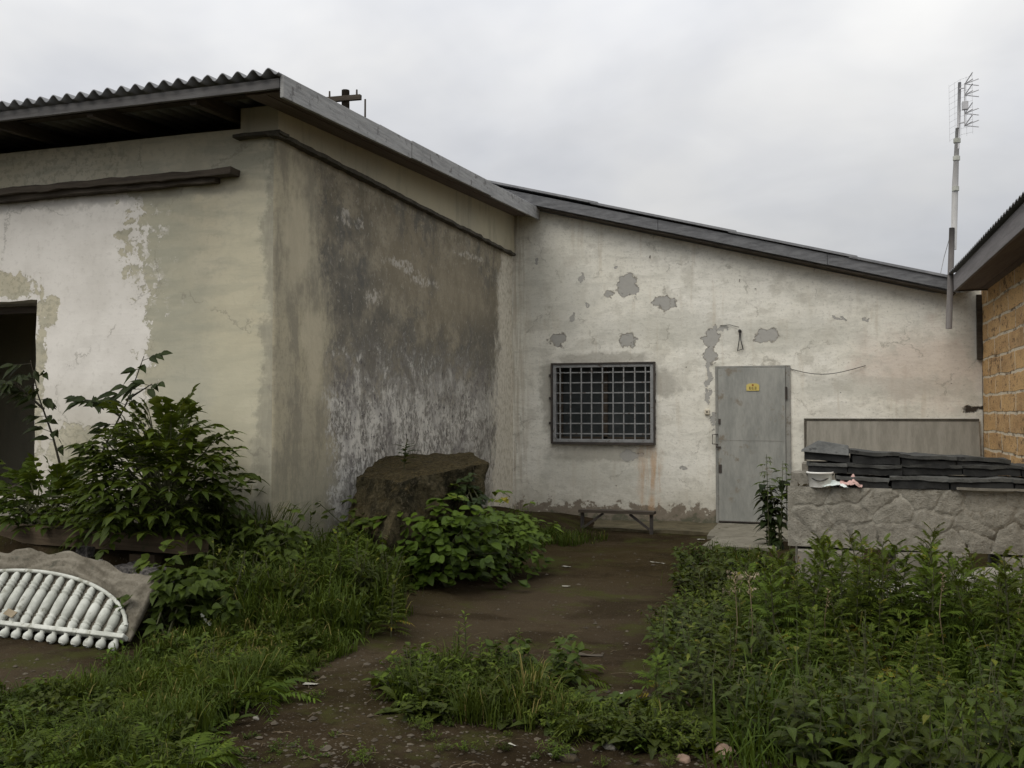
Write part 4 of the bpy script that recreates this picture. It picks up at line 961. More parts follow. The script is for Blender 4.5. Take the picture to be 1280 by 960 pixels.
# coping stones: (x, y, z, length, end drop, height, pitched)
def coping(x0, y0, z0, L, hgt, dz, label, pitched, i):
    hgt *= R.uniform(.88, 1.02); dz += R.uniform(-.012, .004); y0 += R.uniform(-.05, .03)
    c0 = V((x0 + L / 2, y0, z0)); t_ = thing('coping_stone', c0, label, 'coping stone', 'dark coping stones stacked on the panels')
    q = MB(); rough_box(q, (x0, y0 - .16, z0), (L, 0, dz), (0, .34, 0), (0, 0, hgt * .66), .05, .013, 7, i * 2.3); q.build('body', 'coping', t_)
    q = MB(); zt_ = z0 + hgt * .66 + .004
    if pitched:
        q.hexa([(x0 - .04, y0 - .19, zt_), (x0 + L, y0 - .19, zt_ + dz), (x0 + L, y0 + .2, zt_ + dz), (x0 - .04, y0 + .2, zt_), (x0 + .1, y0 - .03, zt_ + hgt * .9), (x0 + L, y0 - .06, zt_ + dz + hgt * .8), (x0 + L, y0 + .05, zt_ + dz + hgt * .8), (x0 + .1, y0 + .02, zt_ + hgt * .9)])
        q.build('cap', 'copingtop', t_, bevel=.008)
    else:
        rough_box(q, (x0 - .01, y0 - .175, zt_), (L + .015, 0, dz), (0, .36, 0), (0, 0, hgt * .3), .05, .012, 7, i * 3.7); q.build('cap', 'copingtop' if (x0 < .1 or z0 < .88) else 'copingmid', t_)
cz = sz1
lay0, lay1, lay2 = cz + .0, cz + .105, cz + .205
n_ = 0
names = ['leftmost', 'second', 'third', 'fourth', 'rightmost']
for r_, (z_, xs_, hh) in enumerate(((lay0, [(.12, .40), (.53, .42), (.96, .44), (1.41, .42)], .10), (lay1 + .002, [(-.10, .30), (.21, .40), (.62, .44), (1.07, .40), (1.48, .36)], .085), (lay2 + .01, [(-.12, .34), (.24, .36), (.61, .40), (1.02, .38)], .10))):
    for i_, (x_, L_2) in enumerate(xs_):
        drop = -.02 * i_ if r_ == 2 else 0
        lb = 'dark tarred coping stone, %s in the %s layer of the stack' % (names[i_], ('bottom', 'middle', 'top')[r_])
        if r_ == 2 and i_ == 0: lb = 'dark coping stone with a pitched grey cap at the top left of the stack'
        coping(x_, SY + (.17 if r_ == 0 else .25) + R.uniform(-.02, .02), z_ + drop + .004, L_2, hh, -.018 if r_ == 2 else R.uniform(-.012, .008), lb, r_ == 2 and i_ == 0, n_); n_ += 1
# stones under the lifted left end
for i, (px, py, s_, lb) in enumerate(((1000, 597, .07, 'grey rubble stone supporting the left end of the coping stack'), (1005, 605, .05, 'dark rubble stone beside the white bucket'))):
    c_ = at(px, py, SY + .1); q = MB(); rough_box(q, (c_.x - s_, SY + .03, sz1 + .002), (s_ * 2, 0, 0), (0, .14, 0), (0, 0, s_ * 1.2 + (.03 if i == 0 else 0)), .03, .012, 9, i * 7)
    tag(q.build('rubble_stone', 'concrete' if i == 0 else 'mossblock', origin=c_), lb, 'stone')
# bucket
bc = at(1025, 610, SY + .0)
bu = thing('bucket', (bc.x, SY - .0, sz1), 'small white plastic bucket on the stone panel with a dark handle', 'bucket')
q = MB(); q.lathe((bc.x, SY + .03, sz1 + .002), (0, 0, 1), [(0, .082), (.004, .084), (.105, .100), (.107, .107), (.122, .107), (.122, .097), (.02, .08)], 20); q.build('pail', 'plastic', bu, smooth=True)
q = MB(); q.tube([(bc.x - .105 + .21 * i / 10, SY + .03 - .11 * math.sin(PI * i / 10), sz1 + .105 - .05 * math.sin(PI * i / 10)) for i in range(11)], .0045, 6); q.build('handle', 'blackwire', bu)
def rag(name, c_, rx, ry, rh, mat_, label, seed):
    q = MB(); n = 22; vs = []; fs = []
    for j in range(n + 1):
        for i in range(n + 1):
            u, v = i / n * 2 - 1, j / n * 2 - 1; r2 = max(abs(u), abs(v)) if False else math.hypot(u, v) / 1.25
            z = rh * max(0, 1 - r2 ** 2) * (.65 + .8 * fn((u * 1.7 + seed, v * 1.7, seed))) + rh * .28 * abs(fn((u * 4 + seed, v * 4, 3))) + .004
            vs.append((c_[0] + u * rx * (1 + .25 * fn((u, v, seed))), c_[1] + v * ry * (1 + .25 * fn((v, u, seed + 4))), c_[2] + z))
    fs = [(j * (n + 1) + i, j * (n + 1) + i + 1, (j + 1) * (n + 1) + i + 1, (j + 1) * (n + 1) + i) for j in range(n) for i in range(n)]
    q.add(vs, fs); o = q.build(name, mat_, smooth=True, origin=c_)
    return tag(o, label, 'rag')
rc = at(1042, 611, SY); rag('cloth_rag', (rc.x + .01, SY + .0, sz1 + .003), .10, .07, .05, 'bluecloth', 'crumpled pale blue rag beside the white bucket', 2)
rc = at(1063, 605, SY); rag('cloth_rag', (rc.x, SY + .02, sz1 + .003), .085, .06, .085, 'pinkcloth', 'crumpled pink rag right of the bucket on the panel', 6)
pl = MB(); rough_box(pl, (at(1195, 612, SY).x, SY - .05, sz1 + .003), (.75, 0, 0), (0, .22, 0), (0, 0, .02), .08, .005, 5, 3)
tag(pl.build('thin_slab', 'concrete', origin=(1.4, SY, sz1)), 'thin grey slab lying on the right end of the stone panel', 'slab')
# cement board leaning on the gable wall, on a hidden low pile
p0, p1 = at(1005, 522, YB - .05), at(1225, 525, YB - .05)
bd_ = thing('cement_board', ((p0.x + p1.x) / 2, YB - .08, .8), 'wide grey streaked cement board leaning on the white wall by the stone corner', 'board')
q = MB(); zb2, zt2 = .835, (p0.z + p1.z) / 2
q.obox((p0.x + .03, YB - .13, zb2), (p1.x - p0.x - .04, 0, -.0), (0, .03, 0), (0, .075, zt2 - zb2 - .025)); q.build('sheet', 'boardc', bd_, bevel=.003)
q = MB(); q.obox((p0.x, YB - .062, zt2 - .024), (p1.x - p0.x - .01, 0, 0), (0, .05, 0), (0, 0, .026)); q.obox((p0.x, YB - .137, zb2), (.028, 0, 0), (0, .04, 0), (0, .075, zt2 - zb2 - .028)); q.build('edge_trim', 'ledge', bd_)
q = MB()
for i in range(3): rough_box(q, (p0.x - .02, YB - .62 + .02 * i, -.02 + .283 * i), (p1.x - p0.x + .02, 0, 0), (0, .56, 0), (0, 0, .275), .14, .008, 3, i * 4)
tag(q.build('block_pile', 'concrete', origin=(.8, YB - .4, 0)), 'low concrete block carrying the cement board against the wall', 'block')

# ------------------------------------------------------------------ plants
def rdir(zmin=-1.0):
    while True:
        v = V((R.uniform(-1, 1), R.uniform(-1, 1), R.uniform(-1, 1)))
        if .05 < v.length < 1 and v.normalized().z > zmin: return v.normalized()
def compound(mb, sm, p, d, L, pairs, ll, lw, tint, droop=.35, kind='ovate', ang=1.05, rach=.0035):
    """pinnate leaf: rachis with paired leaflets and an end leaflet"""
    d = V(d).normalized(); up = V((0, 0, 1))
    sd = d.cross(up)
    if sd.length < .05: sd = V((1, 0, 0))
    sd.normalize(); n = sd.cross(d).normalized()
    def rp(t): return p + d * (L * t) - up * (droop * L * t * t)
    sm.tube([rp(0), rp(.5), rp(1)], [rach, rach * .8, rach * .4], 3, cap=False)
    for i in range(pairs):
        t = .25 + .7 * i / max(1, pairs - 1) * (1 if pairs > 1 else 0) if pairs > 1 else .55
        q = rp(t); dd = (rp(min(1, t + .05)) - rp(t - .05)).normalized()
        s_ = ll * (1 - .45 * abs(t - .5))
        for sg in (-1, 1):
            ld = dd * math.cos(ang) + sd * sg * math.sin(ang) + V((0, 0, R.uniform(-.15, .1)))
            mb.leaf(q, ld, n, s_ * R.uniform(.85, 1.1), lw * R.uniform(.85, 1.1), R.uniform(.1, .4), .2, kind, tint + R.uniform(-.2, .2))
    mb.leaf(rp(.98), rp(1) - rp(.9), n, ll * 1.1, lw * 1.1, .3, .2, kind, tint + R.uniform(-.1, .2))

def shell_points(n, c, r, lump=.25, inner=.5, zmin=-.5):
    out = []
    for i in range(n):
        d = rdir(zmin); k = (1 + lump * fn(d * 2.3 + V(c)) * 1.6) * (inner + (1 - inner) * math.sqrt(R.random()))
        out.append((V(c) + V((d.x * r[0], d.y * r[1], d.z * r[2])) * k, d, k))
    return out

def elder(loc, c, r, n, label, ymax, mat_='leafA', ll=.115, lw=.052, tops=20):
    t_ = thing('bush', loc, label, 'bush'); fo, sm = MB(), MB()
    base = V(loc)
    pts = shell_points(n, c, r, .25, .25, -.55)
    for i, (p, d, k_) in enumerate(pts):
        if p.y > ymax: p.y = ymax - R.uniform(0, .12)
        if p.z < loc[2] + .03: continue
        if i % 7 == 0:
            m_ = base.lerp(p, .5) + V((0, 0, .12)); sm.tube([base + V((R.uniform(-.25, .25), R.uniform(-.08, .08), 0)), m_, p], [.012, .008, .004], 5, cap=False)
        dd = V((d.x, d.y * .9 - .12, d.z * .45 + R.uniform(-.05, .55)))
        if p.y > ymax - .2 and dd.y > 0: dd.y *= -.3
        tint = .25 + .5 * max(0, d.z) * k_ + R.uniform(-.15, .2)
        compound(fo, sm, p, dd, R.uniform(.13, .2), 3, ll * R.uniform(.65, 1.1), lw * R.uniform(.75, 1.05), tint, R.uniform(.1, .4))
    for i in range(tops):                               # bright rosettes of young leaves at the shoot tips
        d = rdir(.25); p = V(c) + V((d.x * r[0], d.y * r[1], d.z * r[2])) * R.uniform(.95, 1.1)
        p.y = min(p.y, ymax - .1)
        m_ = base.lerp(p, .5) + V((0, 0, .08)); sm.tube([base, m_, p], [.009, .006, .003], 4, cap=False)
        for k_ in range(9):
            a_ = k_ * 2.4; fo.leaf(p - V((0, 0, .012 * k_)), V((math.cos(a_), math.sin(a_), .55 - .09 * k_)), (0, 0, 1), R.uniform(.08, .12), .032, .35, .25, 'ovate', R.uniform(.75, 1.0))
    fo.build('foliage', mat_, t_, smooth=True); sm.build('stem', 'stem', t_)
    return t_
bl = at(205, 600, 6.18)
elder((bl.x + .08, 6.1, gh(bl.x, 6.1)), (bl.x + .10, 6.02, .84), (.55, .45, .66), 420, 'large bright green elder bush in front of the greenish plaster wall', 6.52)
bl2 = at(52, 640, 6.2)
elder((bl2.x, 6.15, gh(bl2.x, 6.15)), (bl2.x + .05, 6.17, .56), (.80, .33, .44), 300, 'darker low bush below the broken window opening', 6.52, 'leafA', .10, .05, 4)

def sapling(loc, branches, label):
    t_ = thing('sapling', loc, label, 'sapling'); fo, sm = MB(), MB()
    for br in branches:
        br = [V(p) for p in br]; sm.tube(br, [.011 - .008 * i / (len(br) - 1) for i in range(len(br))], 5)
        for i in range(len(br) - 1):
            for k in range(5):
                f = (k + .5) / 5; q = br[i].lerp(br[i + 1], f)
                if i == 0 and k < 2: continue
                for sg in (-1, 1):
                    if R.random() < .25: continue
                    d = V((sg * R.uniform(.5, 1), R.uniform(-.7, -.05), R.uniform(-.1, .4)))
                    e_ = q + d * R.uniform(.06, .15); sm.tube([q, e_], [.003, .002], 3, cap=False)
                    for m_ in range(R.randint(2, 4)):
                        fo.leaf(q.lerp(e_, .5 + .25 * m_), d + V((R.uniform(-.6, .6), R.uniform(-.4, .1), R.uniform(-.5, .2))), (R.uniform(-.3, .3), -1.0, .8), R.uniform(.085, .135), R.uniform(.042, .062), R.uniform(.2, .6), .2, 'ovate', R.uniform(.1, .7))
    fo.build('foliage', 'leafE', t_, smooth=True); sm.build('branch', 'twig', t_)
sapling(tuple(at(100, 650, 6.2)), [[at(108, 625, 6.2), at(130, 560, 6.15), at(160, 500, 6.1), at(180, 445, 6.05)], [at(150, 520, 6.12), at(120, 500, 6.0), at(95, 505, 5.95)], [at(158, 500, 6.1), at(190, 480, 6.0)]], 'sparse dark leaved sapling leaning up to the right before the white paint')
sapling(tuple(at(80, 650, 6.2)), [[at(80, 600, 6.2), at(66, 545, 6.15), at(48, 495, 6.1), at(38, 450, 6.05)], [at(55, 512, 6.1), at(20, 480, 6.0), at(0, 485, 6.0)]], 'thin dark sapling leaning left across the broken window edge')

def bramble(loc, c, r, n, label, mat_='leafD', sz=.085, kind='round'):
    t_ = thing('leafy_shrub', loc, label, 'shrub'); fo, sm = MB(), MB(); base = V(loc)
    for i, (p, d, k_) in enumerate(shell_points(n, c, r, .75, .35, -.7)):
        if p.z < .04: continue
        if i % 9 == 0: sm.tube([base + V((R.uniform(-.12, .12), R.uniform(-.12, .12), -.02)), base.lerp(p, .5) + V((0, 0, .1)), p], [.007, .005, .003], 4, cap=False)
        for m_ in range(3):
            a_ = R.uniform(0, 6.28); dd = V((d.x + .9 * math.cos(a_), d.y + .9 * math.sin(a_) - .2, R.uniform(-.25, .25)))
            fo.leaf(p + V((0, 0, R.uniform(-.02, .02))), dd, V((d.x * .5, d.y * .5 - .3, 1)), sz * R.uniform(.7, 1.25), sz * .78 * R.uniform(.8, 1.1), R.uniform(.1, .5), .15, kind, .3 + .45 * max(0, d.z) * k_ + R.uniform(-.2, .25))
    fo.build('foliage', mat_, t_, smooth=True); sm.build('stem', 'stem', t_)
c_ = gnd(522, 752); bramble((c_.x, c_.y + .4, gh(c_.x, c_.y + .4)), (c_.x + .0, c_.y + .42, .33), (.46, .46, .42), 380, 'bright round leaved bramble shrub in front of the mossy block')
c_ = gnd(628, 730); bramble((c_.x - .1, c_.y + .3, gh(c_.x, c_.y)), (c_.x - .08, c_.y + .32, .28), (.34, .42, .36), 230, 'greyish green shrub right of the bramble near the path', 'leafC', .075, 'ovate')
c_ = gnd(430, 745); bramble((c_.x, c_.y + .3, gh(c_.x, c_.y)), (c_.x, c_.y + .3, .34), (.35, .3, .36), 180, 'small dark leafy shrub at the left foot of the mossy block', 'leafB', .08, 'ovate')
c_ = gnd(205, 800); bramble((c_.x, c_.y, gh(c_.x, c_.y)), (c_.x + .05, c_.y + .1, .26), (.32, .26, .30), 190, 'dark leafy shrub hiding the right end of the fence panel', 'leafB', .085, 'ovate')
c_ = gnd(315, 770); bramble((c_.x, c_.y, gh(c_.x, c_.y)), (c_.x, c_.y + .2, .36), (.42, .3, .34), 190, 'leafy undergrowth clump below the building corner', 'leafB', .075, 'ovate')
c_ = gnd(255, 745); bramble((c_.x, c_.y, gh(c_.x, c_.y)), (c_.x, c_.y + .1, .45), (.42, .3, .36), 190, 'leafy undergrowth clump right below the timber beam end', 'leafB', .08, 'ovate')
c_ = atd(578, 612, 8.15); bramble((c_.x, c_.y, .75), (c_.x, c_.y, c_.z - .05), (.2, .14, .2), 60, 'dark creeper hanging on the right side of the mossy block', 'leafE', .075, 'ovate')
# young plant on the block, seen dark against the wall
c_ = atd(505, 585, 8.2); t_ = thing('seedling', c_, 'small seedling growing on top of the mossy block', 'seedling'); fo, sm = MB(), MB()
sm.tube([c_ - V((0, 0, .03)), c_ + V((.01, 0, .13)), c_ + V((.03, 0, .25))], .005, 4)
for i in range(14): fo.leaf(c_ + V((.01, 0, .03 + .012 * i)), V((math.cos(i * 2.4), math.sin(i * 2.4), .5)), (0, 0, 1), R.uniform(.09, .15), .055, .3, .2, 'ovate', R.uniform(.1, .5))
fo.build('foliage', 'leafE', t_, smooth=True); sm.build('stem', 'stem', t_)

def broad_weed(h, kinds=('ovate', 'tooth'), lsz=.13, wr=.5):
    """leafy weed of several splayed shoots with uneven pointed leaves"""
    t_ = thing('broad_leaved_weed', (0, 0, 0), 'x', 'weed'); fo, sm = MB(), MB()
    for k in range(R.randint(4, 6)):
        a0 = R.uniform(0, 6.28); hh = h * R.uniform(.55, 1.0) if k else h; sp_r = (.05 + .16 * R.random()) * (1 if k else .3)
        tip = V((math.cos(a0) * sp_r, math.sin(a0) * sp_r, hh)); root = V((R.uniform(-.03, .03), R.uniform(-.03, .03), -.03)); md = root.lerp(tip, .5) + V((0, 0, hh * .1))
        sm.tube([root, md, tip], [.005, .004, .002], 4, cap=False)
        n = int(hh / .034); ph = R.uniform(0, 6)
        for i in range(n):
            f = .1 + .9 * (i + .5) / n
            p = root.lerp(md, f * 2) if f < .5 else md.lerp(tip, f * 2 - 1)
            a_ = ph + i * 2.4 + R.uniform(-.5, .5); sz = lsz * (1.05 - .65 * f) * R.uniform(.65, 1.3)
            d = V((math.cos(a_), math.sin(a_), R.uniform(-.1, .8))); st = p + d.normalized() * sz * .3; sm.tube([p, st], [.002, .0015], 3, cap=False)
            tn = .15 + .6 * f + R.uniform(-.25, .2)
            if R.random() < .045: tn = 1.0
            fo.leaf(st, d, V((R.uniform(-.35, .35), R.uniform(-.35, .35), 1)), sz, sz * wr * R.uniform(.8, 1.2), R.uniform(.2, 1.1), R.uniform(.05, .35), R.choice(kinds), tn)
    fo.build('foliage', 'leafB', t_, smooth=True); sm.build('stem', 'stem', t_); return t_
def herb(r, h, lsz, mat_='leafC', kind='ovate', n=210):
    """loose mound of fine small leaves on thin stalks"""
    t_ = thing('small_herb', (0, 0, 0), 'x', 'weed'); fo, sm = MB(), MB()
    for k in range(18):
        a0 = R.uniform(0, 6.28); rr = r * math.sqrt(R.random()); root = V((rr * .5 * math.cos(a0), rr * .5 * math.sin(a0), -.01)); tip = V((rr * 1.2 * math.cos(a0), rr * 1.2 * math.sin(a0), h * R.uniform(.35, 1.1) * (1.1 - .5 * rr / r)))
        sm.tube([root, root.lerp(tip, .5) + V((0, 0, h * .12)), tip], [.002, .0016, .001], 3, cap=False)
        for i in range(n // 18):
            f = R.uniform(.25, 1.0); p = root.lerp(tip, f) + V((0, 0, h * .2 * f * (1 - f))); a_ = R.uniform(0, 6.28)
            fo.leaf(p, V((math.cos(a_), math.sin(a_), R.uniform(-.1, .9))), V((R.uniform(-.4, .4), R.uniform(-.4, .4), 1)), lsz * R.uniform(.6, 1.4), lsz * (.55 if kind == 'ovate' else .2) * R.uniform(.8, 1.2), R.uniform(.1, .8), .2, kind, .25 + .45 * f + R.uniform(-.25, .25))
    fo.build('foliage', mat_, t_, smooth=True); sm.build('stem', 'stem', t_); return t_
def feather_weed(h):
    """upright plume: a stem densely set with finely cut rising leaves"""
    t_ = thing('feathery_weed', (0, 0, 0), 'x', 'weed'); fo, sm = MB(), MB()
    bend = V((R.uniform(-.08, .08), R.uniform(-.08, .08), 0)); sm.tube([V((0, 0, -.03)), V((bend.x * .3, bend.y * .3, h * .5)), V((bend.x, bend.y, h * .96))], [.006, .0045, .002], 5, cap=False)
    n = int(h / .0165)
    for i in range(n):
        f = .06 + .94 * (i + .5) / n; p = V((bend.x * f * f, bend.y * f * f, h * .95 * f)); L = (.20 * (1 - .72 * f) + .02) * R.uniform(.75, 1.2)
        a_ = i * 2.4 + R.uniform(-.4, .4); d = V((math.cos(a_), math.sin(a_), R.uniform(.35, .75) + .8 * f))
        tint = .25 + .5 * f + R.uniform(-.15, .15)
        if f < .3 and R.random() < .12: tint = 1.0
        compound(fo, sm, p, d, L, 8, L * .30, L * .045 + .0045, tint, .55 * (1 - .6 * f), 'lance', .85, .0016)
    fo.build('foliage', 'leafC', t_, smooth=True); sm.build('stem', 'stem', t_); return t_
def low_weed(r):
    """low rosette of toothed leaves with a few upright shoots"""
    t_ = thing('low_weed', (0, 0, 0), 'x', 'weed'); fo = MB()
    for i in range(34):
        a_ = R.uniform(0, 6.28); q = V((R.gauss(0, r * .45), R.gauss(0, r * .45), R.uniform(0, .03)))
        fo.leaf(q, V((math.cos(a_), math.sin(a_), R.uniform(.15, 1.1))), (0, 0, 1), R.uniform(.06, .13), R.uniform(.03, .055), R.uniform(.3, .9), .25, R.choice(('tooth', 'ovate')), R.uniform(.1, .8))
    fo.build('foliage', 'leafB', t_, smooth=True); return t_
def spike_weed(h):
    """slender upright shoot set with narrow leaves"""
    t_ = thing('slender_weed', (0, 0, 0), 'x', 'weed'); fo, sm = MB(), MB(); sm.tube([V((0, 0, -.03)), V((.01, .02, h))], [.005, .002], 4, cap=False)
    n = int(h / .011)
    for i in range(n):
        f = (i + .5) / n; a_ = i * 2.4; fo.leaf(V((.01 * f, .02 * f, h * f)), V((math.cos(a_), math.sin(a_), .55 + .5 * f)), (0, 0, 1), (.075 * (1 - .6 * f) + .012), .013, .4, .2, 'lance', .2 + .6 * f + R.uniform(-.1, .1))
    fo.build('foliage', 'leafC', t_, smooth=True); sm.build('stem', 'stem', t_); return t_

def fern_weed(r, L):
    """rosette of finely cut feathery leaves"""
    t_ = thing('feathery_rosette', (0, 0, 0), 'x', 'weed'); fo, sm = MB(), MB()
    for i in range(26):
        a_ = R.uniform(0, 6.28); rr = r * R.random(); p = V((rr * math.cos(a_), rr * math.sin(a_), .01)); a2 = a_ + R.uniform(-.8, .8)
        compound(fo, sm, p, V((math.cos(a2), math.sin(a2), R.uniform(.3, 1.6))), L * R.uniform(.6, 1.2), 8, L * .26, L * .055, R.uniform(.2, .75), R.uniform(.3, .8), 'lance', .95, .0012)
    fo.build('foliage', 'leafC', t_, smooth=True); sm.build('stem', 'stem', t_); return t_
PROTO = {'fern': [fern_weed(.06, .14), fern_weed(.08, .19), fern_weed(.07, .11)], 'broad': [broad_weed(.45), broad_weed(.55, ('tooth',), .15, .55), broad_weed(.6, ('ovate',), .10, .42), broad_weed(.7, ('broad', 'tooth'), .14, .5), broad_weed(.75, ('ovate', 'lance'), .12, .4), broad_weed(.62, ('broad',), .12, .62)],
         'herb': [herb(.14, .16, .03), herb(.17, .12, .04, 'leafB'), herb(.15, .2, .05, 'leafC', 'lance'), herb(.2, .1, .028, 'leafD'), herb(.16, .24, .045, 'leafB', 'ovate', 260)], 'feather': [feather_weed(h) for h in (.45, .55, .65, .75)],
         'low': [low_weed(r_) for r_ in (.14, .18, .22)], 'spike': [spike_weed(h) for h in (.3, .42)]}
HT = {'fern': (.2, .2, .2), 'broad': (.45, .55, .6, .7, .75, .62), 'herb': (.2,) * 5, 'feather': (.45, .55, .65, .75), 'low': (.2, .2, .2), 'spike': (.3, .42)}
LAB = {'broad': ('broad leaved green weed among others in the thicket at right front', 'broad leaved weeds in the front right thicket'),
       'feather': ('feathery pinnate leaved weed standing in the thicket at right front', 'feathery weeds in the front right thicket'),
       'fern': ('finely cut feathery rosette in the green bank left of the path', 'feathery rosettes in the left bank'),
       'herb': ('small leaved low herb in the green bank', 'small herbs in the left bank'),
       'low': ('low leafy weed hugging the bare earth', 'low weeds on the earth'),
       'spike': ('slender upright weed shoot with narrow leaves', 'slender weed shoots')}
used = set()
def plant(kind, x, y, h=None, label=None, group=None):
    i = R.randrange(len(PROTO[kind])); src = PROTO[kind][i]
    o = src if src.name not in used else copy_tree(src); used.add(src.name)
    sc = (h / HT[kind][i]) if h else R.uniform(.8, 1.2)
    wide = sc if kind in ('low', 'herb', 'fern') else min(max(sc, .75), 1.1)
    place(o, (x, y, gh(x, y)), R.uniform(0, 6.28), (wide, wide, sc), (R.gauss(0, .08), R.gauss(0, .08)))
    o['label'] = label or LAB[kind][0]; o['group'] = group or LAB[kind][1]
    return o
def toph(x, y, ypx):
    """plant height that brings its tip to picture row ypx in the survey view"""
    dep = -math.sin(YAW) * x + math.cos(YAW) * y
    return HC - (ypx - 514) * dep / FL - gh(x, y)
# thicket at right
R.seed(21)
def edge_l(y): return -1.02 + .16 * (6.5 - y) * .9 if y > 4.6 else -.62 + (4.6 - y) * .75
n_b = n_f = 0; tries = 0; got = []
while len(got) < 165 and tries < 6000:
    tries += 1
    y = R.uniform(3.35, 6.75); x = R.uniform(-1.05, 2.0)
    if x < edge_l(y) + .08 * fn((y * 2, 1, 0)): continue
    dep = -math.sin(YAW) * x + math.cos(YAW) * y
    u = 640 + FL * (math.cos(YAW) * x + math.sin(YAW) * y) / dep
    if u > 1420 or dep < 3.15: continue
    if any((x - a_) ** 2 + (y - b_) ** 2 < .023 for a_, b_ in got): continue
    got.append((x, y))
    lim = 736 if u < 900 else (702 if u < 960 else (686 if u < 1170 else 700))
    if y < 4.9: lim = max(lim, 815)
    elif y < 5.6: lim = max(lim, 745)
    h = toph(x, y, lim + R.uniform(0, 75) ** 1.0 + 18 * fn((x * 3, y * 3, 9)))
    if u < 930: h = min(h, R.uniform(.34, .52))
    h = max(.25, min(h, .95))
    kind = 'feather' if (y > 5.2 and R.random() < .85) or R.random() < .3 else 'broad'
    if u < 935 and R.random() < .5: kind = 'broad'
    plant(kind, x, y, h)
for px, py, y, lim in ((1148, 0, 6.3, 650), (1062, 0, 6.2, 656), (1010, 0, 6.4, 670), (965, 0, 6.3, 684), (1215, 0, 5.9, 692), (1262, 0, 5.6, 684), (1085, 0, 6.8, 664), (1140, 0, 6.0, 672), (1052, 0, 5.9, 676), (1030, 0, 6.7, 668), (1170, 0, 6.5, 690), (990, 0, 6.0, 690), (1240, 0, 6.2, 700), (1100, 0, 5.8, 690), (940, 0, 6.1, 700), (1275, 0, 6.1, 700)):
    p = at(px, 700, y); plant('feather', p.x, y, toph(p.x, y, lim))
for i in range(18):
    p = at(R.uniform(945, 1290), 700, R.uniform(5.5, 6.8)); plant('feather', p.x, p.y, toph(p.x, p.y, R.uniform(660, 712)))
for i in range(11):
    y = R.uniform(4.6, 6.6); x = R.uniform(-.6, 1.8); h = toph(x, y, R.uniform(690, 760)); z0 = gh(x, y)
    t_ = thing('dry_stalk', (x, y, z0), 'thin dry tan stalk with a small seed head in the right thicket', 'stalk', 'dry stalks in the thicket'); sm = MB(); q0 = V((x, y, z0 - .02)); q1 = V((x + R.uniform(-.12, .12), y + R.uniform(-.1, .1), z0 + h)); sm.tube([q0, q0.lerp(q1, .6) + V((R.uniform(-.03, .03), 0, 0)), q1], [.0035, .0028, .0018], 4); sm.build('stem', 'straw2', t_)
    hd_ = MB()
    for k_ in range(16): f = k_ / 16; hd_.leaf(q1 - V((0, 0, .11 * f)), V((math.cos(k_ * 2.4), math.sin(k_ * 2.4), .9)), (0, 0, 1), .03, .009, .2, .2, 'lance', .5)
    hd_.build('seed_head', 'straw2', t_)
# weeds in the middle of the path
for i in range(30):
    u = R.random(); px = 505 + 165 * u + R.uniform(-10, 15); py = R.uniform(846, 900) - 10 * math.sin(u * 3)
    p = gnd(px, py); plant('low', p.x, p.y, None, 'low leafy weed in the clump in the middle of the path', 'low weeds in the path clump').scale *= R.uniform(.8, 1.3)
for px, py, h in ((572, 846, .3), (603, 856, .22), (617, 850, .17), (652, 868, .22), (690, 880, .13), (528, 866, .12), (585, 850, .36), (610, 868, .2), (630, 862, .19), (648, 850, .27), (675, 872, .16), (560, 862, .22), (598, 858, .25), (640, 872, .25), (540, 872, .14), (662, 866, .18), (655, 880, .15)):
    p = gnd(px, py); plant('spike', p.x, p.y, h, 'slender upright weed shoot in the clump in the middle of the path', 'slender shoots in the path clump')
for i in range(26):
    px = R.uniform(690, 890); py = 890 + (px - 690) * .14 + R.uniform(-22, 28); p = gnd(px, py)
    plant('low', p.x, p.y, None, 'low leafy weed in the strip left of the thicket', 'low weeds beside the thicket').scale *= R.uniform(.7, 1.25)
for i in range(20):
    px = R.uniform(855, 950); py = R.uniform(688, 770); p = gnd(px, py)
    if px < 870 + (770 - py) * .2: continue
    plant('low', p.x, p.y, None, 'low leafy weed on the path edge near the doorstep', 'low weeds near the doorstep')
for i in range(46):                                    # strays creeping into the path
    px = R.uniform(230, 900); py = R.uniform(905, 962) if R.random() < .55 else R.uniform(800, 905); p = gnd(px, py); plant('herb', p.x, p.y, None, 'tiny stray herb growing on the bare earth of the path', 'stray herbs on the path').scale *= R.uniform(.15, .4)
for i in range(26):
    px = R.uniform(880, 1020); py = R.uniform(905, 955); p = gnd(px, py); plant('low', p.x, p.y, None, 'low leafy weed at the front foot of the thicket', 'low weeds at the foot of the thicket')
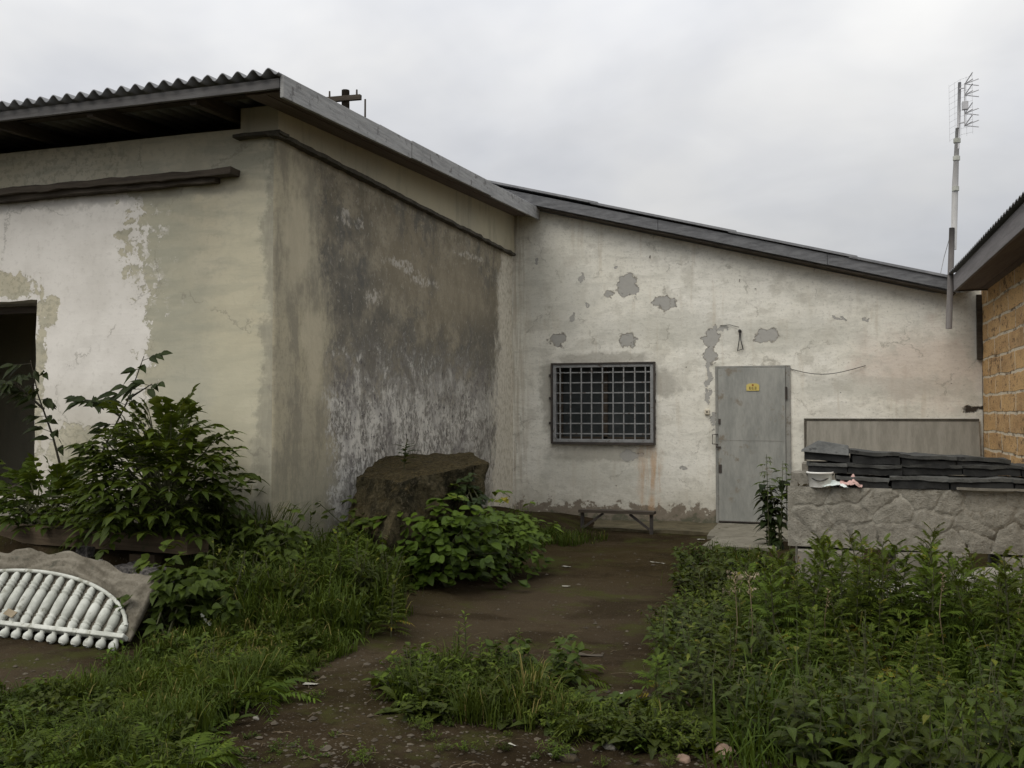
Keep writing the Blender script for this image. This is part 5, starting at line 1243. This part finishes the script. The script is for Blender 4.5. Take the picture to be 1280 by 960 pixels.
# bank at left: low weeds along the path edge and among the grass
EDGE = [(205, 955), (300, 895), (392, 838), (450, 800), (520, 760), (600, 745), (672, 718), (690, 690)]
for i in range(90):
    k = R.uniform(0, 4.99); a_, b_ = EDGE[int(k)], EDGE[int(k) + 1]; f = k - int(k)
    px = a_[0] + (b_[0] - a_[0]) * f - R.expovariate(1 / 95) - 10; py = a_[1] + (b_[1] - a_[1]) * f - R.uniform(-4, 26)
    p = gnd(px, py)
    plant('low', p.x, p.y, None, 'low leafy weed in the grassy bank left of the path', 'low weeds in the left bank').scale *= R.uniform(.4, .85)
BANK = [(0, 950), (0, 885), (120, 850), (200, 815), (240, 765), (340, 735), (490, 735), (530, 752), (470, 790), (390, 832), (300, 888), (215, 945), (190, 960)]
nh = 0
while nh < 150:
    px, py = R.uniform(-20, 540), R.uniform(735, 985); c_ok = False; j_ = len(BANK) - 1
    for i in range(len(BANK)):
        if (BANK[i][1] > min(py, 949)) != (BANK[j_][1] > min(py, 949)) and px < (BANK[j_][0] - BANK[i][0]) * (min(py, 949) - BANK[i][1]) / (BANK[j_][1] - BANK[i][1]) + BANK[i][0]: c_ok = not c_ok
        j_ = i
    if not c_ok or R.random() > .35 + (py - 735) / 300: continue
    nh += 1; p = gnd(px, py)
    if nh % 2: plant('fern', p.x + .12, p.y, None).scale *= R.uniform(.7, 1.3)
    plant('herb', p.x, p.y, None).scale *= R.uniform(.6, 1.3) if py < 850 else R.uniform(.45, .9)
for i in range(34):
    px = R.uniform(835, 965); py = R.uniform(690, 800); p = gnd(px, py)
    if px < 845 + 60 * math.sin((py - 690) / 35) * .5 or (895 < px and 700 < py < 752 and px < 955): continue
    plant('herb', p.x, p.y, None, 'small leaved herb at the right edge of the path', 'small herbs on the path edge').scale *= R.uniform(.7, 1.4)
for i in range(26):
    px = R.uniform(510, 680); py = R.uniform(842, 898); p = gnd(px, py); plant('herb', p.x, p.y, None, 'small leaved herb in the clump in the middle of the path', 'small herbs in the path clump').scale *= R.uniform(.7, 1.3)
    if i % 2: plant('fern', p.x + .1, p.y + .03, None, 'finely cut feathery rosette in the clump in the middle of the path', 'feathery rosettes in the path clump')
for i in range(18):
    px = R.uniform(690, 890); py = 890 + (px - 690) * .14 + R.uniform(-22, 30); p = gnd(px, py); plant('herb', p.x, p.y, None, 'small leaved herb in the strip left of the thicket', 'small herbs beside the thicket').scale *= R.uniform(.6, 1.0)
    if i % 2: plant('fern', p.x + .1, p.y + .03, None, 'finely cut feathery rosette in the strip left of the thicket', 'feathery rosettes beside the thicket')
for i in range(34):
    px = R.uniform(250, 490); py = R.uniform(735, 800); p = gnd(px, py)
    plant(R.choice(('feather', 'spike', 'broad')), p.x, p.y, R.uniform(.28, .5), None, None)
    o = [q for q in COL.objects if q.parent is None][-1]
for o in COL.objects:                                  # weeds on the bank carry their own wording
    if o.get('category') == 'weed' and o.get('group') in (LAB['broad'][1], LAB['feather'][1], LAB['spike'][1]) and o.location.x < -2.2:
        w_ = {'broad_leaved': 'broad leaved', 'feathery_wee': 'feathery', 'slender_weed': 'slender'}[o.name[:12]]
        o['label'] = w_ + ' weed standing in the grassy bank by the building corner'; o['group'] = w_ + ' weeds in the left bank'
# plants by the door
c_ = gnd(968, 684); t_ = thing('climbing_weed', (c_.x, c_.y, 0), 'tall dark leaved weed in front of the metal door by the panel', 'weed'); fo, sm = MB(), MB()
for i in range(5):
    b_ = V((c_.x + R.uniform(-.08, .08), c_.y + R.uniform(-.05, .05), -.02)); tp_ = b_ + V((R.uniform(-.12, .08), R.uniform(-.06, .06), R.uniform(.55, .78))); sm.tube([b_, b_.lerp(tp_, .5) + V((.02, 0, 0)), tp_], [.007, .006, .003], 5, cap=False)
    for j in range(26):
        f = R.uniform(.05, 1); q = b_.lerp(tp_, f); a_ = R.uniform(0, 6.28); fo.leaf(q, V((math.cos(a_), math.sin(a_) - .3, R.uniform(-.1, .4))), (0, 0, 1), R.uniform(.10, .17), R.uniform(.07, .11), R.uniform(.4, .9), .15, 'broad', R.uniform(0, .5))
fo.build('foliage', 'leafE', t_, smooth=True); sm.build('stem', 'stem', t_)
t_ = thing('feathery_shoot', (c_.x, c_.y - .1, 0), 'tall pale feathery shoot rising in front of the grey door', 'weed'); fo = MB()
for dx, hh in ((-.05, 1.02), (.07, .95), (.16, .85)):
    b_ = V((c_.x + dx, c_.y - .1, -.02)); tp_ = b_ + V((dx * .4, 0, hh)); sm = MB(); sm.tube([b_, tp_], [.006, .002], 4, cap=False)
    for j in range(12):
        f = .55 + .45 * j / 12; a_ = j * 2.4; compound(fo, sm, b_.lerp(tp_, f), V((math.cos(a_), math.sin(a_), .4)), .20 * (1.3 - f), 6, .06, .013, R.uniform(.3, .8), .4, 'lance', .9, .0016)
    sm.build('stem', 'stem', t_)
fo.build('foliage', 'leafC', t_, smooth=True)
# white flowers
c_ = gnd(255, 800); t_ = thing('white_flowers', (c_.x, c_.y, gh(c_.x, c_.y)), 'few small white flowers on a stem in the left weeds', 'flowers'); sm, fl = MB(), MB()
for px, py in ((254, 768), (257, 776), (262, 779), (256, 785), (259, 790), (222, 790)):
    q = atd(px, py, V((-math.sin(YAW), math.cos(YAW), 0)).dot(c_) - .05); sm.tube([V((q.x, q.y, gh(q.x, q.y))), q], .0025, 4, cap=False)
    for k_ in range(6): a_ = k_ * 1.047; fl.leaf(q, V((math.cos(a_), -.3, math.sin(a_))), (0, -1, .2), .020, .014, 0, 0, 'round', .5)
fl.build('petals', 'petal', t_); sm.build('stem', 'stem', t_)

# ------------------------------------------------------------------ grass (uncountable)
def inpoly(x, y, poly):
    c = False; j = len(poly) - 1
    for i in range(len(poly)):
        if (poly[i][1] > y) != (poly[j][1] > y) and x < (poly[j][0] - poly[i][0]) * (y - poly[i][1]) / (poly[j][1] - poly[i][1]) + poly[i][0]: c = not c
        j = i
    return c
def grass(name, poly_px, n, h0, h1, label, seed, wmul=1.0, tall=None):
    R.seed(seed); gm = MB(); poly = [gnd(*q) for q in poly_px]; poly = [(q.x, q.y) for q in poly]
    xs_ = [q[0] for q in poly]; ys_ = [q[1] for q in poly]; k = 0; t = 0
    while k < n and t < n * 12:
        t += 1; x, y = R.uniform(min(xs_), max(xs_)), R.uniform(min(ys_), max(ys_))
        if not inpoly(x + .22 * fn((x * 3, y * 3, 0)) + .12 * fn((x * 11, y * 11, 0)), y + .3 * fn((x * 3, y * 3, 5)) + .15 * fn((x * 11, y * 11, 5)), poly): continue
        cl_ = fn((x * 5.5, y * 5.5, seed)); dens = .45 + .9 * fn((x * 1.9, y * 1.9, seed)) + .9 * cl_
        if R.random() > dens + .15: continue
        k += 1
        h = R.uniform(h0, h1) * (.75 + .6 * max(-.5, fn((x * 1.3, y * 1.3, 3 + seed)))) * max(.4, 1 + 1.1 * cl_)
        if tall and R.random() < tall: h *= R.uniform(1.2, 1.5)
        h = min(h, h1 * 1.35); a_ = R.uniform(0, 6.28); b_ = R.uniform(.2, 1.05) * h; w = R.uniform(.0022, .0048) * wmul
        d = V((math.cos(a_), math.sin(a_), 0)); s_ = V((-d.y, d.x, 0)) * w; z = gh(x, y) - .01; p = V((x, y, z))
        m1 = p + d * b_ * .22 + V((0, 0, h * .55)); m2 = p + d * b_ * .6 + V((0, 0, h * .9)); tp = p + d * b_ + V((0, 0, h * (.95 if R.random() < .6 else .8)))
        gm.tint = max(0, min(1, .42 + .55 * fn((x * 1.1, y * 1.1, 7)) + R.uniform(-.33, .33) + (.6 if R.random() < .05 else 0)))
        gm.add([p - s_, p + s_, m1 - s_ * .85, m1 + s_ * .85, m2 - s_ * .5, m2 + s_ * .5, tp], [(0, 1, 3, 2), (2, 3, 5, 4), (4, 5, 6)])
    o = gm.build(name, 'grass'); tag(o, label, 'grass', kind='stuff')
grass('grass', [(0, 965), (-200, 990), (-200, 880), (40, 875), (120, 848), (190, 820), (230, 770), (340, 740), (480, 742), (520, 756), (470, 792), (392, 832), (300, 888), (205, 958), (190, 985)], 19000, .06, .17, 'short and tall green grass covering the bank left of the path', 4, 1.1, .07)
grass('tall_grass', [(270, 790), (300, 742), (480, 735), (500, 770), (440, 806), (330, 812)], 4200, .2, .38, 'tall arching grass below the building corner', 6, 1.4)
grass('corner_grass', [(600, 720), (660, 700), (700, 676), (640, 668), (480, 735), (330, 742), (250, 742), (330, 720), (520, 690)], 7000, .10, .24, 'shady grass along the foot of the side wall', 8, 1.2)
grass('path_grass', [(500, 885), (530, 845), (600, 832), (670, 852), (700, 885), (800, 905), (860, 930), (790, 925), (690, 912), (600, 905), (520, 902)], 2600, .08, .22, 'grass tufts in the middle of the path', 11)
grass('edge_grass', [(830, 790), (850, 700), (900, 686), (960, 690), (960, 900), (860, 900)], 1500, .05, .16, 'grass along the right edge of the path', 12)
grass('thicket_grass', [(920, 930), (920, 760), (1280, 740), (1500, 800), (1400, 1000), (900, 1000)], 7000, .1, .32, 'grass and ground growth under the right thicket', 14, 1.4)
grass('foot_grass', [(655, 676), (730, 668), (760, 672), (690, 684)], 900, .05, .14, 'short grass at the edge of the apron', 15)

# ------------------------------------------------------------------ loose stones, scraps, chips
R.seed(5)
def pebble(px, py, s_, mat_, name, label, cat, group=None, flat=.6):
    c_ = gnd(px, py, .0); c_.z = gh(c_.x, c_.y); q = MB(); a_ = R.uniform(0, 3)
    u_ = V((math.cos(a_), math.sin(a_), 0)) * s_ * 2; v_ = V((-math.sin(a_), math.cos(a_), 0)) * s_ * R.uniform(1, 1.6)
    bm = bmesh.new(); bmesh.ops.create_icosphere(bm, subdivisions=3, radius=1)
    me = bpy.data.meshes.new(name)
    for v in bm.verts:
        d = v.co.copy(); k_ = 1 + .35 * mnoise.noise(d * 1.3 + V((px, py, 0))) + .1 * mnoise.noise(d * 4 + V((px, 0, 0)))
        v.co = u_ * d.x * .5 * k_ + v_ * d.y * .5 * k_ + V((0, 0, max(-.3, d.z) * s_ * flat * k_))
    for f_ in bm.faces: f_.smooth = True
    bm.to_mesh(me); bm.free(); me.materials.append(MAT[mat_]); o = bpy.data.objects.new(name, me); COL.objects.link(o); o.location = c_ + V((0, 0, .004))
    tag(o, label, cat, group); return o
pebble(905, 953, .062, 'reddish', 'cobble', 'reddish brown cobble at the bottom below the thicket', 'stone')
pebble(762, 933, .035, 'concrete', 'stone', 'flat grey brown stone on the earth in the front middle', 'stone')
pebble(855, 957, .035, 'reddish', 'stone', 'small brown stone left of the reddish cobble', 'stone')
pebble(712, 949, .04, 'mossblock', 'stone', 'dark flat stone at the bottom of the path', 'stone')
pebble(240, 938, .032, 'palec', 'stone', 'pale stone at the left bottom of the path', 'stone')
pebble(320, 900, .022, 'concrete', 'stone', 'small grey stone by the left bank foot', 'stone')
def scrap(px, py, l_, w_, label, mat_='papers', group=None, name='paper_scrap', cat='scrap'):
    c_ = gnd(px, py); c_.z = gh(c_.x, c_.y) + .006; q = MB(); a_ = R.uniform(-.6, .6); n = 5; vs = []
    for j in range(n + 1):
        for i in range(n + 1):
            u, v = (i / n - .5) * l_ * (1 + .3 * fn((j, px, 1))), (j / n - .5) * w_ * (1 + .5 * fn((i, py, 2)))
            vs.append((c_.x + u * math.cos(a_) - v * math.sin(a_), c_.y + u * math.sin(a_) + v * math.cos(a_), c_.z + .012 * abs(fn((u * 30, v * 30, px)))))
    q.add(vs, [(j * (n + 1) + i, j * (n + 1) + i + 1, (j + 1) * (n + 1) + i + 1, (j + 1) * (n + 1) + i) for j in range(n) for i in range(n)])
    tag(q.build(name, mat_, smooth=True, origin=c_), label, cat, group)
scrap(388, 859, .075, .04, 'white paper scrap beside the left bank on the path')
scrap(889, 680, .14, .10, 'crumpled white litter by the doorstep slab'); scrap(876, 672, .09, .05, 'small white litter scrap left of the doorstep')
scrap(736, 820, .17, .05, 'long pale chip lying in the middle of the path', 'gravel'); scrap(640, 931, .05, .012, 'white sliver at the bottom of the path')
scrap(692, 944, .05, .02, 'white scrap near the front right of the path'); scrap(708, 711, .09, .03, 'pale chip on the far path near the shrub'); scrap(708, 735, .07, .03, 'pale round chip on the path by the grey shrub')
scrap(778, 872, .018, .09, 'thin white stick on the earth before the thicket'); scrap(822, 706, .16, .03, 'pale chip on the far path before the door'); scrap(872, 706, .12, .03, 'pale flake at the right edge of the far path')
gvm = MB(); R.seed(9)
for i in range(3400):                                   # small chips: too many to count
    if R.random() < .6: px = R.uniform(210, 1000); py = R.uniform(690, 985)
    else: px = R.uniform(-40, 700); py = R.uniform(820, 985)
    c_ = gnd(px, py); x, y = c_.x, c_.y
    s_ = min(.028, R.lognormvariate(-5.05, .55)); z = gh(x, y); a_ = R.uniform(0, 3); vs = []
    for k_ in range(5):
        rr = s_ * R.uniform(.7, 1.2); vs.append((x + rr * math.cos(a_ + k_ * 1.257), y + rr * math.sin(a_ + k_ * 1.257), z + s_ * R.uniform(.05, .2)))
    vs.append((x, y, z + s_ * R.uniform(.4, .8)))
    gvm.add(vs, [(k_, (k_ + 1) % 5, 5) for k_ in range(5)])
tag(gvm.build('gravel', 'gravel'), 'scattered small stone chips on the bare earth', 'gravel', kind='stuff')
tw = MB(); R.seed(12)
for i in range(170):
    c_ = gnd(R.uniform(220, 960), R.uniform(790, 975)); z = gh(c_.x, c_.y) + .006; a_ = R.uniform(0, 3.1); L = R.uniform(.03, .13); d = V((math.cos(a_), math.sin(a_), 0))
    tw.tube([V((c_.x, c_.y, z)), V((c_.x, c_.y, z + .006)) + d * L * .5 + V((d.y, -d.x, 0)) * L * R.uniform(-.15, .15), V((c_.x, c_.y, z)) + d * L], .0016, 3, cap=False)
tag(tw.build('straw_litter', 'straw'), 'dry straws and stalks strewn over the earth', 'litter', kind='stuff')

for o in COL.objects:
    if o.parent is None and o.get('category') and not o.get('kind'): o['kind'] = 'thing'
# ------------------------------------------------------------------ light
wd = bpy.data.worlds.new('World'); S.world = wd; wd.use_nodes = True; t = wd.node_tree; t.nodes.clear()
SUN_EL, SUN_AZ = rad(52), rad(205)                       # azimuth clockwise from +Y
sky = nd(t, 'ShaderNodeTexSky'); sky.sky_type = 'NISHITA'; sky.sun_disc = False; sky.sun_elevation = SUN_EL; sky.sun_rotation = SUN_AZ
d_ = nd(t, 'ShaderNodeTexCoord').outputs['Generated']
x, y, z = sep(t, d_)
zc = mt(t, 'MAXIMUM', z, 0.0)
flat = comb(t, mt(t, 'DIVIDE', x, mt(t, 'ADD', zc, .22)), mt(t, 'DIVIDE', y, mt(t, 'ADD', zc, .22)))
c1 = noi(t, flat, .8, 5, .55, .3); c2 = noi(t, vm(t, 'ADD', flat, (5.2, 1.3, 0)), 2.4, 5, .55, .4)
cl = mt(t, 'ADD', mt(t, 'MULTIPLY', mr(t, c1, .34, .66, .80, 1.13), .7), mt(t, 'MULTIPLY', mr(t, c2, .32, .68, .86, 1.12), .3))
lum = mt(t, 'MULTIPLY', mt(t, 'ADD', .30, mt(t, 'MULTIPLY', zc, .95)), cl)
SKYL = 14.0
ov = vm(t, 'SCALE', mx(t, mr(t, c1, .35, .65), (.945, .965, 1.02), (1.0, .992, .975)), (0, 0, 0))
sc_ = ov.node; sc_.operation = 'SCALE'; t.links.new(mt(t, 'MULTIPLY', lum, SKYL), sc_.inputs['Scale'])
mixs = mx(t, .06, sc_.outputs[0], sky.outputs[0])
bg = nd(t, 'ShaderNodeBackground', {0: mixs, 1: .1}); nd(t, 'ShaderNodeOutputWorld', {0: bg.outputs[0]})
sl = bpy.data.lights.new('sun', 'SUN'); sl.energy = 1.5; sl.angle = rad(40); sl.color = (1, .94, .84)
so_ = bpy.data.objects.new('sun', sl); COL.objects.link(so_)
sd_ = V((math.sin(SUN_AZ) * math.cos(SUN_EL), math.cos(SUN_AZ) * math.cos(SUN_EL), math.sin(SUN_EL)))
so_.rotation_euler = sd_.to_track_quat('Z', 'Y').to_euler(); so_.location = (0, 0, 20)

cam = bpy.data.cameras.new('camera'); co = bpy.data.objects.new('camera', cam); COL.objects.link(co)
co.location = (0, 0, HC); co.rotation_euler = (PI / 2 + PIT, 0, YAW)
cam.sensor_width = 36; cam.lens = 36 * FL / 1280; cam.clip_end = 2000; cam.clip_start = .05
S.camera = co
S.view_settings.view_transform = 'Standard'; S.view_settings.look = 'None'; S.view_settings.exposure = 0; S.view_settings.gamma = 1
S.view_settings.use_curve_mapping = False
S.render.engine = 'CYCLES'; S.cycles.use_denoising = True; S.cycles.max_bounces = 6; S.cycles.transparent_max_bounces = 4
